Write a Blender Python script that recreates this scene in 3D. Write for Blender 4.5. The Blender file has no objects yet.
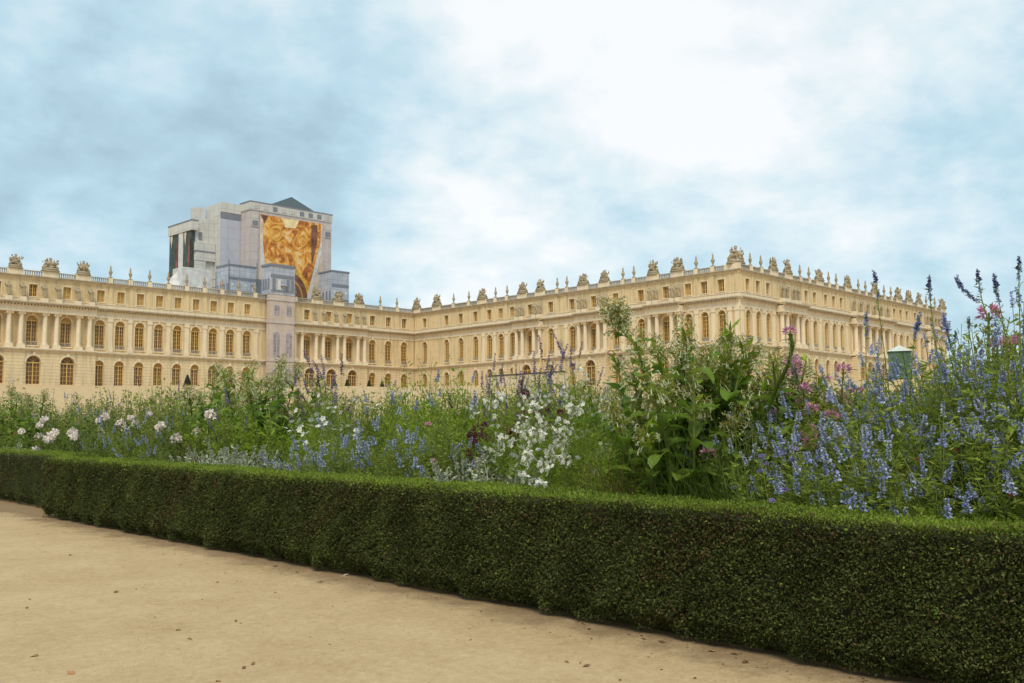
import bpy, math, random
import numpy as np
from mathutils import Vector, Matrix, Quaternion
rng = np.random.default_rng(7)
random.seed(7)
SC = bpy.context.scene
COL = SC.collection
PI = math.pi

# ------------------------------------------------------------------ mesh building
class MB:
    """collects vertices and faces (tri / quad / ngon) with a material slot each"""
    def __init__(s):
        s.v = []; s.f = []; s.m = []; s.qv = []; s.qm = []
    def add(s, vs, fs, m=0):
        b = len(s.v); s.v.extend([tuple(p) for p in vs])
        for f in fs: s.f.append([b + i for i in f]); s.m.append(m)
    def quads(s, arr, m=0):                 # arr: n x 4 x 3
        s.qv.append(np.asarray(arr, float).reshape(-1, 4, 3)); s.qm.append(m)
    def box(s, x0, x1, y0, y1, z0, z1, m=0):
        s.add([(x0,y0,z0),(x1,y0,z0),(x1,y1,z0),(x0,y1,z0),(x0,y0,z1),(x1,y0,z1),(x1,y1,z1),(x0,y1,z1)],
              [(0,3,2,1),(4,5,6,7),(0,1,5,4),(1,2,6,5),(2,3,7,6),(3,0,4,7)], m)
    def lathe(s, prof, n=12, c=(0,0,0), m=0, sq=1.0, a0=0):
        vs = []
        for (r, z) in prof:
            for k in range(n):
                a = 2*PI*k/n + a0
                vs.append((c[0]+r*math.cos(a), c[1]+r*math.sin(a)*sq, c[2]+z))
        fs = []
        for i in range(len(prof)-1):
            for k in range(n):
                fs.append((i*n+k, i*n+(k+1)%n, (i+1)*n+(k+1)%n, (i+1)*n+k))
        fs.append(tuple(range(n))[::-1]); fs.append(tuple((len(prof)-1)*n+k for k in range(n)))
        s.add(vs, fs, m)
    def ell(s, c, r, n=10, mrings=6, m=0, rot=None, jit=0):
        vs = []; fs = []
        for i in range(mrings+1):
            t = PI*i/mrings
            for k in range(n):
                a = 2*PI*k/n
                p = Vector((r[0]*math.sin(t)*math.cos(a), r[1]*math.sin(t)*math.sin(a), r[2]*math.cos(t)))
                if jit: p *= 1 + random.uniform(-jit, jit)
                if rot: p = rot @ p
                vs.append((c[0]+p.x, c[1]+p.y, c[2]+p.z))
        for i in range(mrings):
            for k in range(n): fs.append((i*n+k, (i+1)*n+k, (i+1)*n+(k+1)%n, i*n+(k+1)%n))
        s.add(vs, fs, m)
    def tube(s, pts, r0, r1, n=4, m=0):
        pts = [Vector(p) for p in pts]; L = len(pts); rings = []
        for i, p in enumerate(pts):
            d = (pts[min(i+1, L-1)] - pts[max(i-1, 0)])
            if d.length < 1e-6: d = Vector((0,0,1))
            d.normalize()
            u = d.cross(Vector((0.31,0.95,0.07))).normalized(); w = d.cross(u)
            r = r0 + (r1-r0)*i/(L-1)
            rings += [p + (u*math.cos(2*PI*k/n) + w*math.sin(2*PI*k/n))*r for k in range(n)]
        fs = []
        for i in range(L-1):
            for k in range(n): fs.append((i*n+k, i*n+(k+1)%n, (i+1)*n+(k+1)%n, (i+1)*n+k))
        s.add(rings, fs, m)
    def mesh(s, name, mats, smooth=False):
        nv = len(s.v); V = [np.array(s.v, float).reshape(-1, 3)] if nv else []
        lt = [len(f) for f in s.f]; li = [i for f in s.f for i in f]; mi = list(s.m)
        LT = [np.array(lt, int)]; LI = [np.array(li, int)]; MI = [np.array(mi, int)]
        b = nv
        for q, m in zip(s.qv, s.qm):
            n = len(q); V.append(q.reshape(-1, 3)); LI.append(np.arange(b, b+4*n)); LT.append(np.full(n, 4)); MI.append(np.full(n, m)); b += 4*n
        V = np.concatenate(V); LT = np.concatenate(LT); LI = np.concatenate(LI); MI = np.concatenate(MI)
        me = bpy.data.meshes.new(name)
        me.vertices.add(len(V)); me.vertices.foreach_set('co', V.astype(np.float32).ravel())
        me.loops.add(len(LI)); me.loops.foreach_set('vertex_index', LI.astype(np.int32))
        me.polygons.add(len(LT))
        st = np.concatenate([[0], np.cumsum(LT)[:-1]])
        me.polygons.foreach_set('loop_start', st.astype(np.int32))
        me.polygons.foreach_set('loop_total', LT.astype(np.int32))
        me.polygons.foreach_set('material_index', MI.astype(np.int32))
        me.polygons.foreach_set('use_smooth', np.full(len(LT), bool(smooth)))
        for m in (mats if isinstance(mats, (list, tuple)) else [mats]): me.materials.append(m)
        me.update(calc_edges=True); me.validate()
        return me

def link(name, data, parent=None, loc=(0,0,0), rot=(0,0,0), scale=(1,1,1)):
    o = bpy.data.objects.new(name, data); COL.objects.link(o)
    o.location = loc; o.rotation_euler = rot; o.scale = scale
    if parent: o.parent = parent
    return o
def tag(o, label=None, cat=None, group=None, kind=None):
    if label: o['label'] = label
    if cat: o['category'] = cat
    if group: o['group'] = group
    if kind: o['kind'] = kind
    return o
def thing(name, loc, label, cat, group=None, rz=0):
    return tag(link(name, None, loc=loc, rot=(0,0,rz)), label, cat, group)

# ------------------------------------------------------------------ materials
def new_mat(name):
    m = bpy.data.materials.new(name); m.use_nodes = True
    nt = m.node_tree; nt.nodes.clear()
    out = nt.nodes.new('ShaderNodeOutputMaterial')
    return m, nt, out
def N(nt, t, **kw):
    n = nt.nodes.new(t)
    for k, v in kw.items():
        if k in n.inputs: n.inputs[k].default_value = v
        else: setattr(n, k, v)
    return n
def ramp(nt, fac, stops):
    r = nt.nodes.new('ShaderNodeValToRGB'); el = r.color_ramp.elements
    while len(el) < len(stops): el.new(0.5)
    for e, (p, c) in zip(el, stops): e.position = p; e.color = (*c, 1)
    nt.links.new(fac, r.inputs[0]); return r.outputs[0]
def stone(name, c1, c2, c3=None, scale=0.25, course=None, rough=0.9, bump=0.3, streak=0.0):
    m, nt, out = new_mat(name)
    b = N(nt, 'ShaderNodeBsdfPrincipled', Roughness=rough); nt.links.new(b.outputs[0], out.inputs[0])
    tc = N(nt, 'ShaderNodeTexCoord')
    n1 = N(nt, 'ShaderNodeTexNoise', Scale=scale, Detail=6.0, Roughness=0.65); nt.links.new(tc.outputs['Object'], n1.inputs['Vector'])
    n2 = N(nt, 'ShaderNodeTexNoise', Scale=scale*9, Detail=5.0, Roughness=0.7); nt.links.new(tc.outputs['Object'], n2.inputs['Vector'])
    a = N(nt, 'ShaderNodeMath', operation='ADD'); a2 = N(nt, 'ShaderNodeMath', operation='MULTIPLY'); a2.inputs[1].default_value = 0.5
    nt.links.new(n1.outputs[0], a.inputs[0]); nt.links.new(n2.outputs[0], a.inputs[1]); nt.links.new(a.outputs[0], a2.inputs[0])
    colr = ramp(nt, a2.outputs[0], [(0.36, c1), (0.5, c2), (0.64, c3 or c1)])
    if streak:   # rain staining running down the stone
        mp = N(nt, 'ShaderNodeMapping'); mp.inputs['Scale'].default_value = (1.3, 1.3, 0.12)
        n3 = N(nt, 'ShaderNodeTexNoise', Scale=1.2, Detail=4.0); nt.links.new(tc.outputs['Object'], mp.inputs[0]); nt.links.new(mp.outputs[0], n3.inputs['Vector'])
        mr = N(nt, 'ShaderNodeMapRange'); mr.inputs[1].default_value = 0.46; mr.inputs[2].default_value = 0.74; mr.inputs[4].default_value = streak
        nt.links.new(n3.outputs[0], mr.inputs[0])
        mx = N(nt, 'ShaderNodeMix', data_type='RGBA'); mx.inputs[7].default_value = (0.20, 0.17, 0.12, 1)
        nt.links.new(mr.outputs[0], mx.inputs[0]); nt.links.new(colr, mx.inputs[6]); colr = mx.outputs[2]
    if course:   # stone courses
        sx = N(nt, 'ShaderNodeSeparateXYZ'); nt.links.new(tc.outputs['Object'], sx.inputs[0])
        d = N(nt, 'ShaderNodeMath', operation='DIVIDE'); d.inputs[1].default_value = course; nt.links.new(sx.outputs[2], d.inputs[0])
        fr = N(nt, 'ShaderNodeMath', operation='FRACT'); nt.links.new(d.outputs[0], fr.inputs[0])
        lt = N(nt, 'ShaderNodeMath', operation='LESS_THAN'); lt.inputs[1].default_value = 0.13; nt.links.new(fr.outputs[0], lt.inputs[0])
        ml = N(nt, 'ShaderNodeMath', operation='MULTIPLY'); ml.inputs[1].default_value = 0.45; nt.links.new(lt.outputs[0], ml.inputs[0])
        mx = N(nt, 'ShaderNodeMix', data_type='RGBA'); mx.inputs[7].default_value = (c1[0]*.45, c1[1]*.42, c1[2]*.4, 1)
        nt.links.new(ml.outputs[0], mx.inputs[0]); nt.links.new(colr, mx.inputs[6]); colr = mx.outputs[2]
    nt.links.new(colr, b.inputs['Base Color'])
    if bump:
        bp = N(nt, 'ShaderNodeBump', Strength=bump, Distance=0.1); nt.links.new(n2.outputs[0], bp.inputs['Height']); nt.links.new(bp.outputs[0], b.inputs['Normal'])
    return m
def leafmat(name, c, c2=None, var=0.45, hue=0.03, trans=0.3, rough=0.5, spec=0.3, island=True):
    m, nt, out = new_mat(name)
    g = N(nt, 'ShaderNodeNewGeometry')
    r = ramp(nt, g.outputs['Random Per Island'], [(0.0, tuple(x*(1-var) for x in c)), (0.55, c), (1.0, c2 or tuple(min(1, x*(1+var)) for x in c))])
    n1 = N(nt, 'ShaderNodeTexNoise', Scale=2.3, Detail=3.0); tc = N(nt, 'ShaderNodeTexCoord'); nt.links.new(tc.outputs['Object'], n1.inputs['Vector'])
    mr = N(nt, 'ShaderNodeMapRange'); mr.inputs[1].default_value = .3; mr.inputs[2].default_value = .7; mr.inputs[3].default_value = .7; mr.inputs[4].default_value = 1.3
    nt.links.new(n1.outputs[0], mr.inputs[0])
    hs = N(nt, 'ShaderNodeHueSaturation'); nt.links.new(mr.outputs[0], hs.inputs['Value']); nt.links.new(r, hs.inputs['Color'])
    hr = N(nt, 'ShaderNodeMapRange'); hr.inputs[3].default_value = .5-hue; hr.inputs[4].default_value = .5+hue
    nt.links.new(g.outputs['Random Per Island'], hr.inputs[0])
    b = N(nt, 'ShaderNodeBsdfPrincipled', Roughness=rough); b.inputs['Specular IOR Level'].default_value = spec
    t = N(nt, 'ShaderNodeBsdfTranslucent'); mx = N(nt, 'ShaderNodeMixShader'); mx.inputs[0].default_value = trans
    nt.links.new(hs.outputs[0], b.inputs['Base Color']); nt.links.new(hs.outputs[0], t.inputs['Color'])
    nt.links.new(b.outputs[0], mx.inputs[1]); nt.links.new(t.outputs[0], mx.inputs[2]); nt.links.new(mx.outputs[0], out.inputs[0])
    return m
def plain(name, c, rough=0.6, metal=0.0, noise=0.15, nscale=3.0):
    m, nt, out = new_mat(name)
    b = N(nt, 'ShaderNodeBsdfPrincipled', Roughness=rough, Metallic=metal); nt.links.new(b.outputs[0], out.inputs[0])
    tc = N(nt, 'ShaderNodeTexCoord'); n1 = N(nt, 'ShaderNodeTexNoise', Scale=nscale, Detail=4.0); nt.links.new(tc.outputs['Object'], n1.inputs['Vector'])
    nt.links.new(ramp(nt, n1.outputs[0], [(0.3, tuple(x*(1-noise) for x in c)), (0.7, tuple(min(1, x*(1+noise)) for x in c))]), b.inputs['Base Color'])
    return m

M = {}
M['wall'] = stone('ashlar_wall', (0.60,0.44,0.23), (0.72,0.555,0.31), (0.62,0.49,0.31), 0.12, None, bump=0.15, streak=0.5)
M['rustic'] = stone('rusticated_wall', (0.62,0.47,0.27), (0.73,0.58,0.35), (0.64,0.52,0.35), 0.12, 0.62, bump=0.15, streak=0.45)
M['trim'] = stone('pale_trim', (0.70,0.57,0.39), (0.80,0.67,0.48), (0.66,0.56,0.42), 0.3, None, bump=0.15, streak=0.25)
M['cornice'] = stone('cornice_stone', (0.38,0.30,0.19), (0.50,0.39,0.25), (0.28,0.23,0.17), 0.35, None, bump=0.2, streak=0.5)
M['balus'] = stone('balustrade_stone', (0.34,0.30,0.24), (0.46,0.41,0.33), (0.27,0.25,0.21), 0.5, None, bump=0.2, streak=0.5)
M['sculpt'] = stone('weathered_sculpture', (0.24,0.19,0.12), (0.42,0.34,0.22), (0.17,0.14,0.10), 1.0, None, bump=0.6)
M['sculpt_pale'] = stone('relief_sculpture', (0.36,0.31,0.23), (0.50,0.42,0.29), (0.30,0.27,0.22), 1.0, None, bump=0.5)
M['roof'] = plain('lead_roof', (0.16,0.18,0.19), 0.6)
M['slate'] = plain('dark_slate', (0.055,0.075,0.08), 0.5)
M['glass'] = plain('warm_window_glass', (0.15,0.080,0.030), 0.35, 0, 0.65, 0.35)
M['frame'] = plain('ochre_frame', (0.66,0.42,0.13), 0.6)
M['blind'] = plain('golden_blind', (0.42,0.24,0.07), 0.7)
M['blocked'] = plain('shuttered_panel', (0.50,0.34,0.13), 0.8)

# ------------------------------------------------------------------ terrain
def gz(x, y):
    z = 0.02*(min(max(y, -6.0), 24.0) - 3.0)
    r = math.hypot(x, y)
    t = min(max((r-30)/172, 0), 1)
    return z + 10.55*t**1.35

# ------------------------------------------------------------------ the palace
BASE, LEDGE, CORN, ATT, RAIL = 10.6, 18.2, 27.05, 32.15, 33.4
def arch_pts(sc, w, zb, zs, n=8, flat=False, rise=None):
    """outline of an arched opening from bottom-left, over the arch, to bottom-right"""
    r = w/2; P = [(sc-r, zb), (sc-r, zs)]
    if not flat:
        h = rise or r
        for k in range(1, n): a = PI - PI*k/n; P.append((sc+r*math.cos(a), zs+h*math.sin(a)))
    P += [(sc+r, zs), (sc+r, zb)]
    return P
def wall_open(mb, s0, s1, z0, z1, y, ops, m=0, depth=0.55, mr=1):
    """wall strip in local frame (x along, y inwards) with real openings and reveals"""
    ops = sorted(ops); cur = s0
    for (sc, w, zb, zs, flat) in ops:
        a, b = sc-w/2, sc+w/2
        if a > cur: mb.add([(cur,y,z0),(a,y,z0),(a,y,z1),(cur,y,z1)], [(0,1,2,3)], m)
        if zb > z0: mb.add([(a,y,z0),(b,y,z0),(b,y,zb),(a,y,zb)], [(0,1,2,3)], m)
        P = arch_pts(sc, w, zb, zs, flat=flat)
        top = P[1:-1]
        for p, q in zip(top[:-1], top[1:]):
            mb.add([(p[0],y,p[1]),(q[0],y,q[1]),(q[0],y,z1),(p[0],y,z1)], [(0,1,2,3)], m)
        for p, q in zip(P, P[1:]+P[:1]):
            mb.add([(p[0],y,p[1]),(q[0],y,q[1]),(q[0],y+depth,q[1]),(p[0],y+depth,p[1])], [(0,1,2,3)], mr)
        cur = b
    if s1 > cur: mb.add([(cur,y,z0),(s1,y,z0),(s1,y,z1),(cur,y,z1)], [(0,1,2,3)], m)

def window_meshes(key, w, h, flat, blind=0):
    """pane mesh (origin at sill centre) and glazing-bar mesh"""
    zs = h if flat else h - w/2
    P = arch_pts(0, w, 0, zs, 10, flat)
    pm = MB(); pm.add([(p[0], 0, p[1]) for p in P], [tuple(range(len(P)))], 0)
    if blind == 2: pm.m = [1]*len(pm.m)
    if blind == 1:
        A = arch_pts(0, w*0.92, zs+0.02, zs+0.05, 10, False)
        pm.add([(p[0], -0.05, p[1]) for p in A], [tuple(range(len(A)))], 2)
    pane = pm.mesh('pane_'+key, [M['glass'], M['blocked'], M['blind']])
    fm = MB(); t = 0.085
    for p, q in zip(P, P[1:]+P[:1]):
        d = Vector((q[0]-p[0], 0, q[1]-p[1])); L = d.length; nrm = Vector((-d.z, 0, d.x))/L*0.11
        a, b = Vector((p[0],0,p[1])), Vector((q[0],0,q[1]))
        c = [a, b, b-nrm, a-nrm]
        fm.add([v+Vector((0,-0.08,0)) for v in c]+[v+Vector((0,-0.005,0)) for v in c], [(0,1,2,3),(0,1,5,4),(2,3,7,6)], 0)
    fm.box(-t, t, -0.13, -0.02, 0, zs, 0)
    if not flat:
        fm.box(-w/2, w/2, -0.16, -0.02, zs-0.1, zs+0.12, 0)
        for a in (50, 90, 130):
            c, s_ = math.cos(math.radians(a)), math.sin(math.radians(a))
            fm.tube([(0,-0.07,zs+.1),(c*w/2*.97,-0.07,zs+s_*w/2*.97)], 0.04, 0.04, 4, 0)
    n = max(2, int(zs/0.72))
    for k in range(1, n): fm.box(-w/2+.05, w/2-.05, -0.10, -0.03, zs*k/n-.035, zs*k/n+.035, 0)
    for sx in (-.25, .25): fm.box(w*sx-.03, w*sx+.03, -0.095, -0.035, 0, zs, 0)
    frame = fm.mesh('bars_'+key, M['frame'])
    return pane, frame
WIN = {
    'piano':  window_meshes('piano', 1.95, 5.75, False, 1),
    'pianoS': window_meshes('pianoS', 1.65, 5.75, False, 0),
    'attic':  window_meshes('attic', 1.55, 2.4, True),
    'atticb': window_meshes('atticb', 1.5, 2.4, True, 2),
    'ground': window_meshes('ground', 1.95, 5.2, False, 1),
    'groundS':window_meshes('groundS', 1.65, 5.2, False, 0),
    'garch':  window_meshes('garch', 2.7, 5.5, False, 0),
    'portw':  window_meshes('portw', 2.0, 5.75, False, 1),
}
DIM = {'piano':(1.95,5.75),'pianoS':(1.65,5.75),'attic':(1.55,2.4),'atticb':(1.5,2.4),'ground':(1.95,5.2),'groundS':(1.65,5.2),'garch':(2.7,5.5),'portw':(2.0,5.75)}

def column_mesh():
    mb = MB()
    mb.box(-.62,.62,-.62,.62,0,.28); mb.lathe([(.6,.28),(.62,.36),(.52,.45),(.56,.55),(.47,.62),(.47,.9),(.46,2.6),(.40,5.7),(.40,5.75),(.45,5.8),(.42,5.86)], 14)
    mb.lathe([(.42,5.86),(.5,5.95),(.62,6.2)], 12); mb.box(-.62,.62,-.62,.62,6.2,6.38)
    for sx in (-1, 1):
        for sy in (-1, 1): mb.ell((sx*.5, sy*.5, 6.05), (.2,.2,.17), 8, 5)
    return mb.mesh('column', M['trim'], False)
COLM = column_mesh()
def urn_mesh():
    mb = MB()
    mb.box(-.36,.36,-.36,.36,0,.16)
    mb.lathe([(.27,.16),(.2,.26),(.16,.42),(.24,.62),(.36,.95),(.40,1.15),(.34,1.3),(.2,1.36),(.17,1.5),(.26,1.6),(.24,1.68),(.12,1.75),(.2,1.92),(.19,2.05),(.09,2.28),(.02,2.5)], 12)
    for a in (0, PI): mb.ell((.4*math.cos(a), 0, 1.15), (.12,.1,.2), 6, 4)
    return mb.mesh('vase', M['sculpt'], True)
URN = urn_mesh()
def trophy_mesh(seed, wide=1.0, tall=1.0):
    random.seed(seed); mb = MB()
    mb.box(-1.5*wide,1.5*wide,-.6,.6,0,.35); mb.box(-1.32*wide,1.32*wide,-.52,.52,.35,.85)
    E = lambda x,y,z,a,b,c,rz=0,rx=0: mb.ell((x*wide,y,z*tall), (a*wide,b,c*tall), 9, 6, 0, Matrix.Rotation(rx,3,'Y') @ Matrix.Rotation(rz,3,'Z'), .09)
    E(0,0,1.6,.55,.42,.75); E(0,-.03,2.25,.34,.32,.32)                 # cuirass and shoulders
    E(0,0,2.75,.26,.28,.3); E(.04,.02,3.05,.32,.12,.2); E(-.18,0,2.95,.14,.1,.22)   # helmet with crest
    for sx in (-1, 1):
        E(sx*.75,-.2,1.35,.5,.16,.55,0,sx*.4); E(sx*.72,-.32,1.35,.28,.12,.3,0,sx*.4)   # shields
        E(sx*1.05,0,1.15,.36,.34,.34); E(sx*.5,.2,1.9,.3,.2,.5,0,sx*.5); E(sx*1.25,.05,.95,.3,.3,.2)
        for k in range(4):                                              # flags and lances fanned out
            a = sx*random.uniform(.28, 1.05); L = random.uniform(1.5, 2.1)
            d = Vector((math.sin(a)*.95, random.uniform(-.12,.12), math.cos(a)))
            p0 = Vector((sx*.15, .1, 1.1)); p1 = p0 + d*L
            mb.tube([(p0.x*wide,p0.y,p0.z*tall), (p1.x*wide,p1.y,p1.z*tall)], .06, .05, 5)
            if k % 2: E(p1.x*.88,p1.y,p1.z*.93,.22,.1,.34,0,a)
            else: mb.lathe([(.14,0),(.05,.22),(.01,.34)], 6, (p1.x*wide, p1.y, p1.z*tall-.05))
    for k in range(22):
        zz_ = random.uniform(.85,2.4); xx = (1.25-.42*(zz_-.85)); E(random.uniform(-xx,xx), random.uniform(-.4,.3), zz_, random.uniform(.2,.36),.26,random.uniform(.2,.36), random.random()*3)
    return mb.mesh('trophy', M['sculpt'], True)
TROPH = [trophy_mesh(s, w, t) for s, w, t in ((1,1,1),(5,.95,1.05),(9,1.08,.95))]
CORNER_TROPHY = trophy_mesh(14, 1.15, 1.12)
def statue_mesh(seed, seated=False):
    """draped standing (or half reclining) figure, one continuous skin surface"""
    random.seed(seed); s = random.choice((-1, 1))
    bm = bpy.data.meshes.new('sk'); J = []; Ed = []; R = []
    def j(p, r, par=None):
        J.append(p); R.append(r)
        if par is not None: Ed.append((par, len(J)-1))
        return len(J)-1
    if seated:
        pel = j((0,0,.75), .3); ch = j((s*-.25,0,1.35), .29, pel); nk = j((s*-.33,0,1.68), .11, ch); j((s*-.36,-.03,1.9), .17, nk)
        for q in (-1,1):
            k = j((s*.55+.1*q,-.3*1,.85+.08*q), .2, pel); j((s*.95+.1*q,-.35,.18), .12, k)
        e = j((s*-.75,-.1,1.15), .1, ch); j((s*-.95,-.15,.7), .07, e); e = j((s*.15,-.25,1.2), .1, ch); j((s*.5,-.35,1.05), .07, e)
    else:
        pel = j((0,0,1.1), .27); ch = j((.04*s,0,1.65), .27, pel); nk = j((.05*s,0,1.95), .1, ch); j((.08*s,-.03,2.18), .16, nk)
        kn = j((-.08*s,-.02,.6), .25, pel); j((-.1*s,0,.05), .27, kn)
        e = j((.38*s,-.05,1.45), .1, ch); j((.5*s,-.2,1.8), .07, e)
        e = j((-.35*s,-.05,1.4), .1, ch); j((-.28*s,-.25,1.1), .07, e)
    bm.from_pydata(J, Ed, []); o = bpy.data.objects.new('sk', bm); COL.objects.link(o)
    o.modifiers.new('s', 'SKIN'); sv = bm.skin_vertices[0].data
    for i, r in enumerate(R): sv[i].radius = (r, r)
    sv[0].use_root = True
    ss = o.modifiers.new('u', 'SUBSURF'); ss.levels = 1; ss.render_levels = 1
    dg = bpy.context.evaluated_depsgraph_get(); dg.update()
    me = bpy.data.meshes.new_from_object(o.evaluated_get(dg)); me.name = 'statue'
    me.materials.clear(); me.materials.append(M['sculpt'])
    bpy.data.objects.remove(o); return me
STAT = [statue_mesh(1), statue_mesh(2), statue_mesh(3, True), statue_mesh(4, True)]

class Facade:
    def __init__(s, root, origin, ang, eps=0.0):
        s.root = root; s.o = Vector((*origin, 0)); s.ang = ang; s.eps = eps
        s.wall = MB(); s.corn = MB(); s.trim = MB(); s.bal = MB()
        s.base_loc = Vector(root.location)
    def W(s, x, y, z):
        c, n = math.cos(s.ang), math.sin(s.ang)
        return Vector((s.o.x + c*x - n*y, s.o.y + n*x + c*y, z)) - s.base_loc
    def put(s, name, me, x, y, z, rz=0, parent=None, sc=(1,1,1)):
        return link(name, me, s.root, s.W(x, y, z), (0,0,s.ang+rz), sc)
    def window(s, kind, sc, zb, y, name):
        pane, bars = WIN[kind]
        w = s.put(name, pane, sc, y+0.5, zb)
        f = bpy.data.objects.new('window_frame', bars); COL.objects.link(f); f.parent = w
    def band(s, s0, s1, z0, z1, out, y=0.0, mb=None, back=0.3, m=0):
        (mb or s.corn).box(s0, s1, y-out, y+back, z0+s.eps, z1+s.eps, m)
    def segment(s, s0, s1, wins, kind='flat', y=0.0, pk='pianoS', gk='groundS', attic=True, pil=(), cols=(), extl=0, extr=0, atk=None):
        """one run of facade: flat with pilasters, or a portico with free-standing columns"""
        P = 1.45 if kind == 'portico' else 0.0
        if kind == 'portico': pk, gk = 'portw', 'garch'
        yg = y - P
        dw, dh = DIM[gk]; pw, ph = DIM[pk]; aw, ah = DIM['attic']
        gb = BASE+0.75
        zt = LEDGE
        wall_open(s.wall, s0, s1, BASE, LEDGE-.5, yg, [(c, dw, gb, gb+dh-dw/2, False) for c in wins], 1)
        wall_open(s.wall, s0, s1, LEDGE-.5, CORN, y, [(c, pw, LEDGE+.75, LEDGE+.75+ph-pw/2, False) for c in wins], 0)
        al = attic if isinstance(attic, (list, tuple)) else wins
        wall_open(s.wall, s0, s1, CORN, ATT, y, [(c, aw, 28.35, 28.35+ah, True) for c in al], 0)
        if P:                                   # returns and the floor and ceiling of the portico
            for e in (s0, s1): s.wall.add([(e,yg,BASE),(e,y,BASE),(e,y,LEDGE-.5),(e,yg,LEDGE-.5)], [(0,1,2,3)], 1)
        for c in wins:
            s.window(gk, c, gb, yg, 'ground_window'); s.window(pk, c, LEDGE+.75, y, 'tall_window')
            # archivolt, keystone, balconet
            for (zz, ww, hh, yy) in ((LEDGE+.75, pw, ph, y), (gb, dw, dh, yg)):
                zs = zz+hh-ww/2; n = 10; r0, r1 = ww/2+.04, ww/2+.27
                for k in range(n):
                    a, b = PI*k/n, PI*(k+1)/n
                    q = [(c+r*math.cos(t), zs+r*math.sin(t)) for r, t in ((r0,a),(r1,a),(r1,b),(r0,b))]
                    s.trim.add([(p[0],yy-.1,p[1]) for p in q]+[(p[0],yy,p[1]) for p in q], [(0,1,2,3),(1,2,6,5),(0,3,7,4)], 0)
                s.trim.box(c-.17, c+.17, yy-.26, yy, zs+ww/2+.02, zs+ww/2+.62)
            s.trim.box(c-pw/2-.15, c+pw/2+.15, y-.2, y, LEDGE+.55, LEDGE+.72)
            for k in range(7): s.bal.box(c-pw/2+pw*(k+.5)/7-.05, c-pw/2+pw*(k+.5)/7+.05, y-.02, y+.08, LEDGE+.76, LEDGE+1.35)
            s.bal.box(c-pw/2, c+pw/2, y-.05, y+.12, LEDGE+1.35, LEDGE+1.45)
        for i, c in enumerate(al):
            s.window(atk if atk else ('attic' if random.random() < .7 else 'atticb'), c, 28.35, y, 'attic_window')
            t = .16
            s.trim.box(c-aw/2-t, c-aw/2, y-.09, y, 28.35, 28.35+ah); s.trim.box(c+aw/2, c+aw/2+t, y-.09, y, 28.35, 28.35+ah)
            s.trim.box(c-aw/2-t, c+aw/2+t, y-.12, y, 28.35+ah, 28.35+ah+t); s.trim.box(c-aw/2-t-.05, c+aw/2+t+.05, y-.15, y, 28.35-t, 28.35)
        a, b = s0-extl, s1+extr
        # plinth, string course with balcony ledge
        s.band(s0, s1, BASE-.3, BASE+.55, .12, yg, s.trim)
        s.band(a, b, LEDGE-.5, LEDGE-.32, .14, yg, s.trim)
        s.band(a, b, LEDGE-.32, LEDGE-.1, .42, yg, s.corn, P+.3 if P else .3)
        s.band(a, b, LEDGE-.1, LEDGE+.12, .30, yg, s.trim, P+.3 if P else .3)
        # entablature: architrave, frieze, dentils and cornice
        k0 = LEDGE+.12+.02
        s.band(a, b, 25.15, 25.5, .12, yg, s.trim, P+.2)
        s.band(a, b, 25.5, 26.25, .06, yg, s.trim, P+.2)
        s.band(a, b, 26.25, 26.42, .22, yg, s.trim, P+.2)
        n = int((b-a)/.6)
        for k in range(n):
            x = a+(b-a)*(k+.5)/n; s.trim.box(x-.16, x+.16, yg-.42, yg-.1, 26.42+s.eps, 26.62+s.eps)
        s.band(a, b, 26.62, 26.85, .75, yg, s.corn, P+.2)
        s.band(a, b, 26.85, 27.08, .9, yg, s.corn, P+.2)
        s.band(a, b, 27.08, 27.9, .1, y, s.trim, .2)           # attic plinth
        s.band(a, b, 27.9, 28.02, .2, y, s.trim, .2)
        # top cornice
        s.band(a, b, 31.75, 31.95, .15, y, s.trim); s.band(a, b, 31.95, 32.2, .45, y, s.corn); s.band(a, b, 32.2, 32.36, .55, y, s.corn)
        # pilasters
        for c in pil:
            w = .42
            s.trim.box(c-w-.1, c+w+.1, y-.34, y, LEDGE+.12, LEDGE+.95); s.trim.box(c-w-.05, c+w+.05, y-.3, y, LEDGE+.95, LEDGE+1.15)
            s.trim.box(c-w, c+w, y-.22, y, LEDGE+1.15, 24.45)
            s.trim.box(c-w-.1, c+w+.1, y-.32, y, 24.45, 25.15)
            s.wall.box(c-w, c+w, y-.12, y-.002, 28.03, 31.74, 0)
        for c in cols:
            s.trim.box(c-.66, c+.66, yg-.05, yg+1.2, LEDGE+.12, LEDGE+.55)
            s.put('column', COLM, c, yg+.62, LEDGE+.55, sc=(1,1,(25.15-LEDGE-.55)/6.38))
            s.trim.box(c-.4, c+.4, y-.14, y, LEDGE+.12, 25.15)
    def balustrade(s, s0, s1, y, peds):
        b = s.bal; y0, y1 = y-.18, y+.12
        b.box(s0, s1, y0, y1, 32.36+s.eps, 32.52+s.eps); b.box(s0, s1, y0-.04, y1+.04, 33.22+s.eps, 33.4+s.eps, 0)
        peds = sorted(peds); edge = []
        for (c, w) in peds: s.trim.box(c-w/2, c+w/2, y0-.14, y1+.14, 32.36+s.eps, 33.46+s.eps)
        n = int((s1-s0)/.42)
        for k in range(n):
            x = s0+(s1-s0)*(k+.5)/n
            if any(abs(x-c) < w/2 for c, w in peds): continue
            b.box(x-.1, x+.1, y-.13, y+.07, 32.52, 33.22)
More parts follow.
